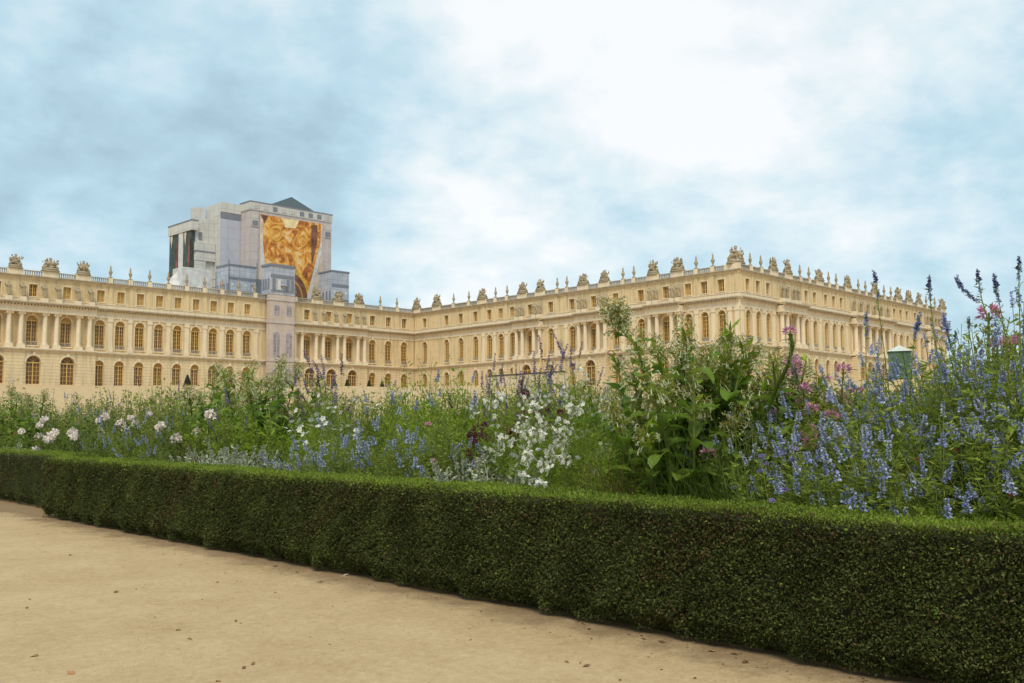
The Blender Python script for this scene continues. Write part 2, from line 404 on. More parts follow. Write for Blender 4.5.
    def finish(s, nm):
        link(nm, s.wall.mesh('wall', [M['wall'], M['rustic']]), s.root, s.W(0,0,0), (0,0,s.ang))
        link('cornice', s.corn.mesh('cornice', M['cornice']), s.root, s.W(0,0,0), (0,0,s.ang))
        link('stone_trim', s.trim.mesh('stone_trim', M['trim']), s.root, s.W(0,0,0), (0,0,s.ang))
        link('balustrade', s.bal.mesh('balustrade', M['balus']), s.root, s.W(0,0,0), (0,0,s.ang))
    def roofscape(s, s0, s1, y, trophies, urns, corner=None):
        peds = [(c, 3.1) for c in trophies] + [(c, .9) for c in urns]
        if corner is not None: peds.append((corner, 3.4))
        s.balustrade(s0, s1, y, peds)
        for i, c in enumerate(trophies): k = random.uniform(.84,1.0); s.put('roof_trophy', TROPH[i % 3], c, y, 33.46, random.choice((0, PI)), sc=(k,k,k*random.uniform(.92,1.05)))
        for c in urns: s.put('roof_vase', URN, c, y, 33.46, random.random()*.3, sc=(.9,.9,1.08))
    def statues(s, cs, y, z, seated=False, rz=0):
        for i, c in enumerate(cs): s.put('statue', STAT[(2 if seated else 0)+i % 2], c, y, z+.95, rz, sc=(1.55,1.1,1.3)); s.trim.box(c-.6, c+.6, y-.4, y+.65, z+.03, z+.97)

CX, CY, LY = 165.74, 104.67, 201.95
# ---- side wing on the left, running along +X
wing = thing('palace_wing', (100, LY+8, BASE), 'long yellow stone palace wing on the left side, with three storeys and roof statuary', 'palace wing')
F = Facade(wing, (0, LY), 0.0)
F.segment(30.0, 83.0, [32.6,39.0,45.4,51.8,58.2,64.6,71.2,77.6], 'portico', cols=[x+d for x in (35.8,42.2,48.6,55.0,61.4,67.8,74.4,80.8) for d in (-1.1,1.1)])
w1 = [84.3+4.145*k for k in range(9)]
F.segment(83.0, 121.5, w1, pk='piano', gk='ground', pil=[x+2.07 for x in w1[:-1]]+[119.7], atk='atticb')
F.segment(121.5, 129.0, [123.8, 127.9], pk='piano', gk='ground')
F.segment(129.0, 149.8, [133.2,139.3,145.4], 'portico', cols=[x+d for x in (130.4,136.3,142.4,148.4) for d in (-1.0,1.0)])
F.segment(149.8, 165.7, [152.4,157.4,162.5], pk='piano', gk='ground', atk='attic')
F.roofscape(30, 165.7, .1, [42.2,48.6,55.0,61.4,67.8,74.3,80.7,136.0,142.2,148.3], [86.2+4.15*k for k in range(9)]+[130,154.9,160.2])
for x in (67.8,74.4,80.8,61.4,136.3,142.4): F.statues([x-1.3,x+1.3], -.75, 27.1)
F.statues([147.3,149.4], -.75, 27.1)
F.finish('facade_wall')
rb = MB(); rb.box(30.2, 180, 202.6, 216, BASE, 32.3, 0); rb.box(30.2, 165, 203.2, 215, 32.31, 32.6, 1)
link('roof', rb.mesh('wing_body', [M['wall'], M['roof']]), wing, -Vector(wing.location))

# ---- main block: S side (running towards the viewer) and garden front G (running away to the right)
block = thing('palace_main_block', (CX+20, CY+30, BASE), 'main block of the yellow stone palace, its near corner between two long facades', 'palace')
FS = Facade(block, (CX, LY), -PI/2, 0.003)
Y2 = lambda y: LY - y
FS.segment(0, Y2(191.6), [Y2(197.8)], y=.12)
def pil_between(ws): return [(a+b)/2 for a, b in zip(ws[:-1], ws[1:])]
wa = [Y2(v) for v in (189.2,183.9,178.6)]
FS.segment(Y2(191.6), Y2(175.8), wa)
wb = [Y2(v) for v in (173.7,169.8,165.9)]
FS.segment(Y2(175.8), Y2(164.6), wb, pil=[wb[0]-1.9]+pil_between(wb))
for c in (160.1, 141.0, 121.8):
    FS.segment(Y2(c+4.4), Y2(c-4.4), [Y2(c)], 'portico', cols=[Y2(c)+d for d in (-4.0+.3,-1.8,1.8,3.7)], atk='attic')
for hi, lo, ws, nc in ((155.7,145.4,(153.7,147.3),150.5),(136.6,126.2,(134.9,128.2),131.5)):
    ww = [Y2(v) for v in ws]
    FS.segment(Y2(hi), Y2(lo), ww, pil=[Y2(nc)-1.5, Y2(nc)+1.5])
    FS.put('statue', STAT[0], Y2(nc), -.35, LEDGE+1.4, sc=(1.1,.8,1.15))
    FS.trim.box(Y2(nc)-.7, Y2(nc)+.7, -.6, 0, LEDGE+.12, LEDGE+1.4)
wc = [Y2(v) for v in (114.9+1.5,112.6,108.7)]
FS.segment(Y2(117.4)-.0, Y2(CY), wc, pil=[wc[0]+1.95, wc[1]+1.95, wc[2]+1.95, wc[2]+3.5], extr=.0)
FS.roofscape(0, Y2(CY), .1, [Y2(v) for v in (201.0,193.0,176.2,162.6,156.9,144.0,138.0,125.0,118.9)],
             [Y2(v) for v in (186.6,181.0,171.6,167.7,151.7,148.8,132.9,130.0,114.4,110.5)], corner=Y2(CY)-1.4)
for c in (160.1,141.0,121.8): FS.statues([Y2(c)-3.6,Y2(c)-2.0,Y2(c)+2.0,Y2(c)+3.6], -.75, 27.1)
FS.finish('side_facade_wall')
GA = math.atan2(3.5, 100)
FG = Facade(block, (CX, CY), GA, 0.0)
wg = [3.1,7.05,11.0]
FG.segment(0, 14.0, wg, pil=[.75, 1.0+.0+4.1, 9.05, 12.9], extl=.0)
FG.segment(14.0, 24.4, [19.2], 'portico', cols=[14.9,17.0,21.3,23.5])
FG.segment(24.4, 34.0, [27.1,30.9], pil=[29.0,33.0], )
FG.segment(34.0, 47.6, [36.1,39.9,43.6], pil=[38.0,41.8,45.7])
FG.segment(47.6, 68.6, [50.6,54.3,58.0,61.7,65.4], 'portico', cols=[48.8,52.45,56.15,59.85,63.55,67.2])
FG.segment(68.6, 82.4, [72.5,76.3,80.1], pil=[70.6,74.4,78.2])
FG.segment(82.4, 91.2, [85.3,89.1], pil=[87.2])
FG.segment(91.2, 100.2, [95.7], 'portico', cols=[91.9,94.0,97.6,99.7])
FG.segment(100.2, 106.2, [103.0])
FG.roofscape(.9, 106.2, .1, [13.6,19.6,33.6,47.4,61.9,75.6,82.2,88.7,104.6], [4.6,8.7,24.9,28.9,38.1,41.8,53.1,56.9,67.3,71.3,93.5,99.4])
FG.statues([17.6,20.8], -.75, 27.1); FG.statues([16.0,22.4], -.75, 27.1)
FG.statues([48.8,52.4,56.1,59.8,63.5,67.2], -.75, 27.1); FG.statues([92,94,97.6,99.7], -.75, 27.1)
FG.put('corner_trophy', CORNER_TROPHY, .9, 1.1, 33.46, -PI/4+.2)
FG.finish('garden_facade_wall')
rb = MB()
c_, s_ = math.cos(GA), math.sin(GA)
g = lambda a, d: (CX + c_*a - s_*d, CY + s_*a + c_*d)
def prism(mb, poly, z0, z1, m):
    n = len(poly); mb.add([(x,y,z0) for x, y in poly]+[(x,y,z1) for x, y in poly],
        [tuple(range(n))[::-1], tuple(range(n, 2*n))] + [(i,(i+1)%n,n+(i+1)%n,n+i) for i in range(n)], m)
body = [g(1.2,1.2), g(106.1,.7), g(106.1,70), (CX+1.2, 201)]
prism(rb, body, BASE, 32.25, 0); prism(rb, [g(2,2), g(105,2), g(105,69), (CX+2, 200)], 32.26, 32.6, 1)
link('roof', rb.mesh('block_body', [M['wall'], M['roof']]), block, -Vector(block.location))

# ------------------------------------------------------------------ scaffold-wrapped chapel behind the wing
def cloth(name, c1, c2, panel=2.4, lines=0.4, lcol=(0.25,0.24,0.25)):
    """scaffold sheeting with printed masonry shades and panel seams"""
    m, nt, out = new_mat(name)
    b = N(nt, 'ShaderNodeBsdfPrincipled', Roughness=0.85); nt.links.new(b.outputs[0], out.inputs[0])
    tc = N(nt, 'ShaderNodeTexCoord')
    n1 = N(nt, 'ShaderNodeTexNoise', Scale=.35, Detail=6.0, Roughness=.7); nt.links.new(tc.outputs['Object'], n1.inputs['Vector'])
    col = ramp(nt, n1.outputs[0], [(.35, c1), (.65, c2)])
    sx = N(nt, 'ShaderNodeSeparateXYZ'); nt.links.new(tc.outputs['Object'], sx.inputs[0])
    ad = N(nt, 'ShaderNodeMath', operation='ADD'); nt.links.new(sx.outputs[0], ad.inputs[0]); nt.links.new(sx.outputs[1], ad.inputs[1])
    outs = []
    for src, per in ((ad.outputs[0], panel), (sx.outputs[2], panel*.83)):
        d = N(nt, 'ShaderNodeMath', operation='DIVIDE'); d.inputs[1].default_value = per; nt.links.new(src, d.inputs[0])
        f = N(nt, 'ShaderNodeMath', operation='FRACT'); nt.links.new(d.outputs[0], f.inputs[0])
        l = N(nt, 'ShaderNodeMath', operation='LESS_THAN'); l.inputs[1].default_value = .07; nt.links.new(f.outputs[0], l.inputs[0]); outs.append(l)
    mxx = N(nt, 'ShaderNodeMath', operation='MAXIMUM'); nt.links.new(outs[0].outputs[0], mxx.inputs[0]); nt.links.new(outs[1].outputs[0], mxx.inputs[1])
    ml = N(nt, 'ShaderNodeMath', operation='MULTIPLY'); ml.inputs[1].default_value = lines; nt.links.new(mxx.outputs[0], ml.inputs[0])
    mx = N(nt, 'ShaderNodeMix', data_type='RGBA'); mx.inputs[7].default_value = (*lcol, 1)
    nt.links.new(ml.outputs[0], mx.inputs[0]); nt.links.new(col, mx.inputs[6]); nt.links.new(mx.outputs[2], b.inputs['Base Color'])
    bp = N(nt, 'ShaderNodeBump', Strength=.25, Distance=.08); nt.links.new(n1.outputs[0], bp.inputs['Height']); nt.links.new(bp.outputs[0], b.inputs['Normal'])
    return m
M['sheet_pink'] = cloth('printed_sheet_pinkish', (.47,.41,.40), (.56,.49,.47), 2.6, .35)
M['sheet_beige'] = cloth('plain_sheet_beige', (.52,.50,.46), (.62,.60,.55), 2.2, .4)
M['sheet_lilac'] = cloth('plain_sheet_lilac', (.42,.43,.50), (.49,.50,.57), 3.4, .25)
M['sheet_blue'] = cloth('printed_sheet_bluegrey', (.33,.36,.43), (.52,.53,.58), 1.5, .5, (.10,.12,.17))
M['sheet_dark'] = plain('dark_print', (.20,.21,.25), .8)
M['sheet_white'] = plain('pale_print', (.60,.58,.56), .8, 0, .2, .8)
M['pic_gold'] = plain('gold_print', (.70,.38,.05), .7, 0, .35, .7)
M['pic_cream'] = plain('cream_print', (.62,.48,.36), .7, 0, .25, .5)
M['pic_brown'] = plain('brown_print', (.16,.07,.04), .7, 0, .6, .5)
M['pic_red'] = plain('red_print', (.20,.06,.05), .7, 0, .6, .5)
M['pic_green'] = plain('dark_green_print', (.05,.07,.06), .7, 0, .5, .5)
M['pic_glow'] = plain('pale_gold_print', (.85,.66,.36), .7, 0, .25, .9)
def picmat():
    m, nt, out = new_mat('orange_baroque_print')
    b = N(nt, 'ShaderNodeBsdfPrincipled', Roughness=0.75); nt.links.new(b.outputs[0], out.inputs[0])
    tc = N(nt, 'ShaderNodeTexCoord')
    n1 = N(nt, 'ShaderNodeTexNoise', Scale=.33, Detail=7.0, Roughness=.62, Distortion=1.6); nt.links.new(tc.outputs['Object'], n1.inputs['Vector'])
    nt.links.new(ramp(nt, n1.outputs[0], [(.30,(.14,.045,.015)),(.40,(.42,.13,.025)),(.49,(.66,.27,.04)),(.56,(.78,.42,.10)),(.64,(.80,.58,.30)),(.72,(.50,.36,.30))]), b.inputs['Base Color'])
    return m
M['pic'] = picmat()
scaf = thing('wrapped_chapel', (140, 232, BASE), 'tall scaffold-wrapped building with a huge orange printed banner, behind the palace wing', 'wrapped building')
SO = -Vector(scaf.location)
def part(name, mb, mats, par=scaf, off=SO): return link(name, mb.mesh(name, mats), par, off)
b = MB(); b.box(131.3,155.9,225,229.6,20,60.1); part('banner_block', b, M['sheet_pink'])
b = MB()
b.box(131.1,156.1,224.85,229.8,58.3,60.3,0); b.box(131.0,156.2,224.8,229.9,60.3,60.6,1)
for k in range(9): b.box(132.3+k*2.7,133.6+k*2.7,224.78,224.84,58.75,59.9,1 if k in (2,5,6,7) else 2)
part('printed_cornice', b, [M['sheet_beige'], M['sheet_dark'], M['sheet_pink']])
for x0, x1 in ((131.6,133.6),(153.6,155.6)):
    b = MB()
    b.box(x0,x1,224.8,224.99,54.0,57.4,0); b.box(x0+.2,x1-.2,224.75,224.8,54.3,55.6,1); b.box(x0+.2,x1-.2,224.75,224.8,56.2,57.0,2)
    b.box(x0+.2,x1-.2,224.8,224.99,36,53.6,3)
    part('printed_capital', b, [M['sheet_pink'], M['sheet_dark'], M['sheet_beige'], M['sheet_pink']])
b = MB(); y = 224.9
def flat(poly, yy, m, t=.05): 
    n = len(poly); b.add([(p[0],yy,p[1]) for p in poly]+[(p[0],yy+t,p[1]) for p in poly], [tuple(range(n))]+[(i,(i+1)%n,n+(i+1)%n,n+i) for i in range(n)], m)
flat([(134,34),(152.9,34),(152.9,57.5),(134,57.5)], 224.9, 0)
flat([(134,57.5),(134,34),(136.6,34),(135.0,47),(134.9,56)], 224.84, 2)
flat([(134.3,53),(134.9,50),(136.4,38),(135.8,36),(134.3,45)], 224.79, 4)
flat([(152.9,57.3),(152.5,57.3),(152.2,50),(147.8,34),(152.9,34)], 224.84, 2)
flat([(152.7,53),(152.8,50.5),(148.6,34),(147.4,34),(152.2,52)], 224.79, 4)
flat([(151.3,57),(149.4,56.8),(149.6,46),(150.6,49.5),(151.3,53)], 224.8, 3)
flat([(134.2,57.4),(136.2,57.3),(135.3,55.4)], 224.78, 3)
def ring(cx, cz, r0, r1, yy, m, a0=0, a1=2*PI, n=24, sz=1.0):
    for k in range(n):
        a, c = a0+(a1-a0)*k/n, a0+(a1-a0)*(k+1)/n
        flat([(cx+r*math.cos(t), cz+sz*r*math.sin(t)) for r, t in ((r0,a),(r1,a),(r1,c),(r0,c))], yy, m, .02)
def disc(cx, cz, r, yy, m, sz=1.0, n=20, a1=2*PI): flat([(cx+r*math.cos(a1*k/n), cz+sz*r*math.sin(a1*k/n)) for k in range(n)], yy, m, .02)
ring(138.6,53.0,1.5,1.95,224.84,1)

ring(146.6,52.2,1.2,1.6,224.84,1); flat([(140.2,57.4),(145.6,57.4),(144.6,55.2),(141.4,55.0)], 224.86, 9)
disc(143.4,36.6,5.6,224.87,3,1.35); ring(143.4,36.6,5.0,5.9,224.85,1,.0,PI,24,1.35); ring(143.4,36.6,3.2,3.7,224.845,5,.0,PI,20,1.35); disc(143.2,38.5,2.0,224.84,7,.9)
part('orange_banner', b, [M['pic'], M['pic_gold'], M['pic_cream'], M['pic_brown'], M['sheet_white'], M['blind'], M['pic_red'], M['pic_green'], M['pic_glow'], M['pic_glow']])
b = MB(); b.add([(137,231,60),(160,231,60),(160,252,60),(137,252,60),(151.6,238,67.0),(152,246,67.0)], [(0,1,4),(1,2,5,4),(2,3,5),(3,0,4,5)], 0)
part('slate_roof', b, M['slate'])
b = MB(); b.box(125.6,131.3,229.6,237.6,20,60.0,0); b.box(125.5,131.25,229.5,229.6,20,55.9,1); b.box(125.5,131.25,229.4,229.6,57.6,60.1,0); b.box(125.5,131.25,229.45,229.6,56.0,57.6,2)
part('grey_tower', b, [M['sheet_beige'], M['sheet_lilac'], M['sheet_dark']])
b = MB()
b.box(123.0,125.58,232.5,240.5,20,56.0,0); b.box(122.2,124.2,235.5,238.8,40,59.3,0)
b.box(120.3,125.5,231.9,233.2,45.0,49.6,0); b.box(120.1,125.5,231.8,233.25,47.2,47.45,1); b.box(120.5,123.2,233.3,240,30,53.4,0); b.box(121.6,122.6,233.2,233.3,50.4,52.4,1)
b.box(120.4,123.0,232.0,233.3,20,45,0)
part('stepped_scaffold', b, [M['sheet_beige'], M['sheet_dark']])
b = MB(); b.box(119.6,120.5,233.0,244.8,30,52.6,0); b.box(119.3,121,232.4,245.2,52.6,55.0,1); b.box(119.2,121.1,232.3,245.3,55.0,55.25,3)
b.box(119.45,119.6,237.3,239.6,34,52.6,4)
for y0, y1 in ((233.2,237.2),(239.7,244.6)): b.add([(119.5,y0,34),(119.5,y1,34),(119.5,y1,38),(119.5,y0,37)], [(0,1,2,3)], 2); b.add([(119.48,y0+.3,38),(119.48,y0+1.9,37.5),(119.48,y0+1.0,50),(119.48,y0+.2,51)], [(0,1,2,3)], 5); b.add([(119.47,y1-1.2,49),(119.47,y1-.3,52.4),(119.47,y1-1.8,52.4)], [(0,1,2)], 2)
part('side_banner', b, [M['pic_green'], M['sheet_beige'], M['pic_cream'], M['sheet_dark'], M['sheet_white'], M['pic_red']])
def printed_box(nm, x0, x1, y0, y1, z0, z1):
    b = MB(); b.box(x0,x1,y0,y1,z0,z1,0); b.box(x0-.15,x1+.15,y0-.15,y1+.15,z1,z1+.35,1); h = z1-z0
    b.box(x0+.1,x1-.1,y0-.06,y0,z1-h*.30,z1-h*.24,1)
    n = max(2, int((x1-x0)/1.5))
    for k in range(n):
        c = x0+(x1-x0)*(k+.5)/n
        b.box(c-.3,c+.3,y0-.06,y0,z0+.4,z1-h*.38,1 if k % 2 else 2)
        b.box(c-.22,c+.22,y0-.08,y0-.06,z0+h*.28,z1-h*.42,2 if k % 2 else 0)
    b.box(x0+.1,x1-.1,y0-.1,y0,z0+h*.42,z0+h*.47,1)
    n = max(2, int((y1-y0)/1.3))
    for k in range(n): c = y0+(y1-y0)*(k+.5)/n; b.box(x0-.06,x0,c-.3,c+.3,z0+.4,z1-h*.38,1)
    return part(nm, b, [M['sheet_blue'], M['sheet_dark'], M['sheet_white']])
printed_box('printed_box', 118.4,125.4,212,218,30,41.0)
printed_box('printed_box', 149.2,154.6,215,221,30,43.2)
b = MB(); b.box(125.5,131,212.5,216,30,38.5,0); part('site_platform', b, [M['sheet_dark']])
b = MB(); b.add([(104,216,33),(117.6,216,33),(117.6,222,39.0),(110.5,222,39.8),(104,222,33)], [(0,1,2,3,4)], 1); b.box(110.4,117.8,219,224,30,40.6,1)
part('temporary_roof', b, [M['sheet_dark'], M['sheet_white']])
b = MB()
for x in (113.5,116,121,124,128,130.8): b.tube([(x,228.5,30),(x,228.5,42)], .09, .09, 5)
for z in (36,38,40): b.tube([(113.5,228.5,z),(131,228.5,z)], .07, .07, 5)
for x in (118.2,125.6): b.tube([(x,211.8,32),(x,211.8,42.3)], .12, .12, 5)
part('scaffold_tube', b, M['roof'])

# printed scaffold stair tower against the wing
stt = thing('scaffold_tower', (125, 200, gz(125,200)), 'narrow scaffold stair tower wrapped in pinkish printed facade sheeting, with a blue-grey box on top', 'scaffold tower')
TO = -Vector(stt.location)
M['print_win'] = plain('printed_window', (.30,.26,.28), .8, 0, .3, 1.0)
M['sheet_facade'] = cloth('printed_sheet_facade', (.46,.37,.31), (.58,.48,.41), 3.9, .2, (.40,.32,.28))
b = MB(); b.box(121.9,128.4,199.7,201.2,BASE-.6,33.2,0)
for z0, z1 in ((18.0,18.4),(26.7,27.2),(31.9,32.3)): b.box(121.8,128.5,199.55,201.2,z0,z1,1)
part('printed_sheeting', b, [M['sheet_facade'], M['sheet_pink']], stt, TO)
def pwin(c, zb, w, h, flatw):
    b = MB()
    P = arch_pts(c, w, zb, zb+(h if flatw else h-w/2), 8, flatw); n = len(P)
    b.add([(p[0],199.66,p[1]) for p in P], [tuple(range(n))], 0)
    P = arch_pts(c, w+.5, zb-.1, zb+(h+.2 if flatw else h-w/2), 8, flatw); b.add([(p[0],199.68,p[1]) for p in P], [tuple(range(len(P)))], 1)
    b.box(c-.05,c+.05,199.62,199.66,zb,zb+h-.2,1)
    for k in range(1, int(h/.8)): b.box(c-w/2,c+w/2,199.63,199.66,zb+k*.8-.03,zb+k*.8+.03,1)
    part('printed_window', b, [M['print_win'], M['sheet_pink']], stt, TO)
for c in (123.7, 126.9): pwin(c, 11.4, 1.6, 5.0, False); pwin(c, 19.1, 1.6, 5.6, False); pwin(c, 28.5, 1.3, 2.3, True)
b = MB(); b.box(121.9,128.4,199.8,203.4,33.3,39.8,0); b.box(121.7,128.6,199.6,203.6,39.8,40.3,1)
b.box(122.1,128.2,199.7,199.8,37.2,37.9,1); b.box(122.1,128.2,199.7,199.8,34.0,34.3,1)
for x in (122.5,123.9,126.2,127.4): b.box(x,x+.75,199.68,199.8,34.4,36.9,1 if x != 123.9 else 2)
b.lathe([(.9,0),(.9,.08)], 14, (125.3,199.72,35.4), 2)
for k in range(3): b.box(121.82,121.9,200.1+k*1.1,200.8+k*1.1,34.4,36.9,1)
part('printed_top_box', b, [M['sheet_blue'], M['sheet_dark'], M['sheet_white']], stt, TO)

# ------------------------------------------------------------------ ground
def patchy(name, cols, scale, bump=.4, fine=60, dist=.03, rough=.95, speck=None):
    m, nt, out = new_mat(name)
    b = N(nt, 'ShaderNodeBsdfPrincipled', Roughness=rough); b.inputs['Specular IOR Level'].default_value = .2; nt.links.new(b.outputs[0], out.inputs[0])
    tc = N(nt, 'ShaderNodeTexCoord')
    n1 = N(nt, 'ShaderNodeTexNoise', Scale=scale, Detail=8.0, Roughness=.68); nt.links.new(tc.outputs['Object'], n1.inputs['Vector'])
    n2 = N(nt, 'ShaderNodeTexNoise', Scale=fine, Detail=6.0, Roughness=.75); nt.links.new(tc.outputs['Object'], n2.inputs['Vector'])
    n4 = N(nt, 'ShaderNodeTexNoise', Scale=fine*.16, Detail=5.0, Roughness=.7); nt.links.new(tc.outputs['Object'], n4.inputs['Vector'])
    a = N(nt, 'ShaderNodeMix', data_type='FLOAT'); a.inputs[0].default_value = .58; nt.links.new(n1.outputs[0], a.inputs[2]); nt.links.new(n2.outputs[0], a.inputs[3])
    a3 = N(nt, 'ShaderNodeMix', data_type='FLOAT'); a3.inputs[0].default_value = .3; nt.links.new(a.outputs[0], a3.inputs[2]); nt.links.new(n4.outputs[0], a3.inputs[3])
    col = ramp(nt, a3.outputs[0], cols)
    if speck:
        v = N(nt, 'ShaderNodeTexVoronoi', Scale=30.0); nt.links.new(tc.outputs['Object'], v.inputs['Vector'])
        l = N(nt, 'ShaderNodeMapRange'); l.inputs[1].default_value = .10; l.inputs[2].default_value = .16; l.inputs[3].default_value = 1.; l.inputs[4].default_value = 0.
        nt.links.new(v.outputs['Distance'], l.inputs[0])
        sc_ = N(nt, 'ShaderNodeSeparateColor'); nt.links.new(v.outputs['Color'], sc_.inputs[0])
        g2 = N(nt, 'ShaderNodeMath', operation='GREATER_THAN'); g2.inputs[1].default_value = .86; nt.links.new(sc_.outputs[0], g2.inputs[0])
        mm = N(nt, 'ShaderNodeMath', operation='MULTIPLY'); nt.links.new(l.outputs[0], mm.inputs[0]); nt.links.new(g2.outputs[0], mm.inputs[1])
        mm2 = N(nt, 'ShaderNodeMath', operation='MULTIPLY'); mm2.inputs[1].default_value = .55; nt.links.new(mm.outputs[0], mm2.inputs[0])
        mx = N(nt, 'ShaderNodeMix', data_type='RGBA'); mx.inputs[7].default_value = (*speck, 1); nt.links.new(mm2.outputs[0], mx.inputs[0]); nt.links.new(col, mx.inputs[6]); col = mx.outputs[2]
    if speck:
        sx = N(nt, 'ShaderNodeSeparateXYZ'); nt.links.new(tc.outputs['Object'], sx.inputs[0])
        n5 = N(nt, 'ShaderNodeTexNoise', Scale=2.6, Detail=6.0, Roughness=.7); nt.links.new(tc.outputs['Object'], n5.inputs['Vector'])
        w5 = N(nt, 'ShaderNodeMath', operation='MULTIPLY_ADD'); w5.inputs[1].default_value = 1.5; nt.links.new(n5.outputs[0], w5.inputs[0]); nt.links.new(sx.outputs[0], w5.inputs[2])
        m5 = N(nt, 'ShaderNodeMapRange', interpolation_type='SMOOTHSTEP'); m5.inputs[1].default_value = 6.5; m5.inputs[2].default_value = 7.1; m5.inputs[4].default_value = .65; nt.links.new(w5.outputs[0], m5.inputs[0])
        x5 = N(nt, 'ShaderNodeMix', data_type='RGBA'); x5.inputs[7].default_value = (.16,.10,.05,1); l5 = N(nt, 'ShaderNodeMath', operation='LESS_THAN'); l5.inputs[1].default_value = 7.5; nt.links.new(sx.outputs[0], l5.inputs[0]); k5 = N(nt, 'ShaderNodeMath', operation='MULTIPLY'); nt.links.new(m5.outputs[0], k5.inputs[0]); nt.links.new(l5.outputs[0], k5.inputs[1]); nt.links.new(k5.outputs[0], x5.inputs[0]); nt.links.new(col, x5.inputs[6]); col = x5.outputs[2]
    nt.links.new(col, b.inputs['Base Color'])
    ad = N(nt, 'ShaderNodeMath', operation='ADD'); nt.links.new(n2.outputs[0], ad.inputs[0]); nt.links.new(n4.outputs[0], ad.inputs[1])
    bp = N(nt, 'ShaderNodeBump', Strength=bump, Distance=dist); nt.links.new(ad.outputs[0], bp.inputs['Height']); nt.links.new(bp.outputs[0], b.inputs['Normal'])
    return m
M['sand'] = patchy('sandy_gravel', [(.32,(.24,.155,.075)),(.43,(.43,.295,.15)),(.54,(.53,.38,.21)),(.68,(.66,.50,.31))], 1.1, .6, 90, .018, speck=(.20,.13,.07))
M['soil'] = patchy('garden_soil', [(.35,(.03,.022,.014)),(.65,(.075,.055,.035))], 3, .8, 30, .05)
M['lawn'] = patchy('lawn_green', [(.35,(.04,.07,.02)),(.65,(.08,.12,.035))], .3, .6, 30, .05)
def sheet(name, xs, ys, dz, mat, fn=gz):
    V = [(x, y, fn(x, y)+dz) for y in ys for x in xs]; nx = len(xs)
    Fc = [(j*nx+i, j*nx+i+1, (j+1)*nx+i+1, (j+1)*nx+i) for j in range(len(ys)-1) for i in range(nx-1)]
    mb = MB(); mb.add(V, Fc); return tag(link(name, mb.mesh(name, mat, True)), kind='structure')
ax = [-900,-400,-150,-60,-25,-10,-4,0,3,5,6,7,9,12,16,20,26,32,40,50,60,75,90,105,120,135,150,165,180,195,210,240,280,340,450,700,1400]
ay = [-900,-400,-150,-60,-25,-10,-6,-3,0,3,6,9,12,15,18,21,24,28,33,40,50,60,75,90,105,120,135,150,165,180,195,210,240,280,340,450,700,1400]
sheet('ground', ax, ay, 0, M['sand'])
def soilz(x, y): t = min(max((x-6.9)/4.6, 0), 1); return gz(x, y) + .12 + .45*math.sin(PI*t)
sheet('flower_bed_soil', [7.25+.35*i for i in range(14)], [-5+.8*i for i in range(50)], 0, M['soil'], soilz)

# ------------------------------------------------------------------ leaves
def unit(a): return a/np.maximum(np.linalg.norm(a, axis=-1, keepdims=True), 1e-9)
def leafq(P, D, L, W, fold=.25, droop=0.0, roll=None):
    """n folded leaf quads starting at P along D"""
    n = len(P); D = unit(D); L = np.broadcast_to(L, (n,))[:, None]; W = np.broadcast_to(W, (n,))[:, None]
    R_ = rng.normal(size=(n, 3)) if roll is None else roll
    S = unit(np.cross(D, R_)); U = np.cross(S, D)
    mid = P + D*L*.48; tip = P + D*L; tip[:, 2] -= (droop*L)[:, 0] if np.ndim(droop*L) else 0
    return np.stack([P, mid+S*W*.5+U*W*fold, tip, mid-S*W*.5+U*W*fold], 1)

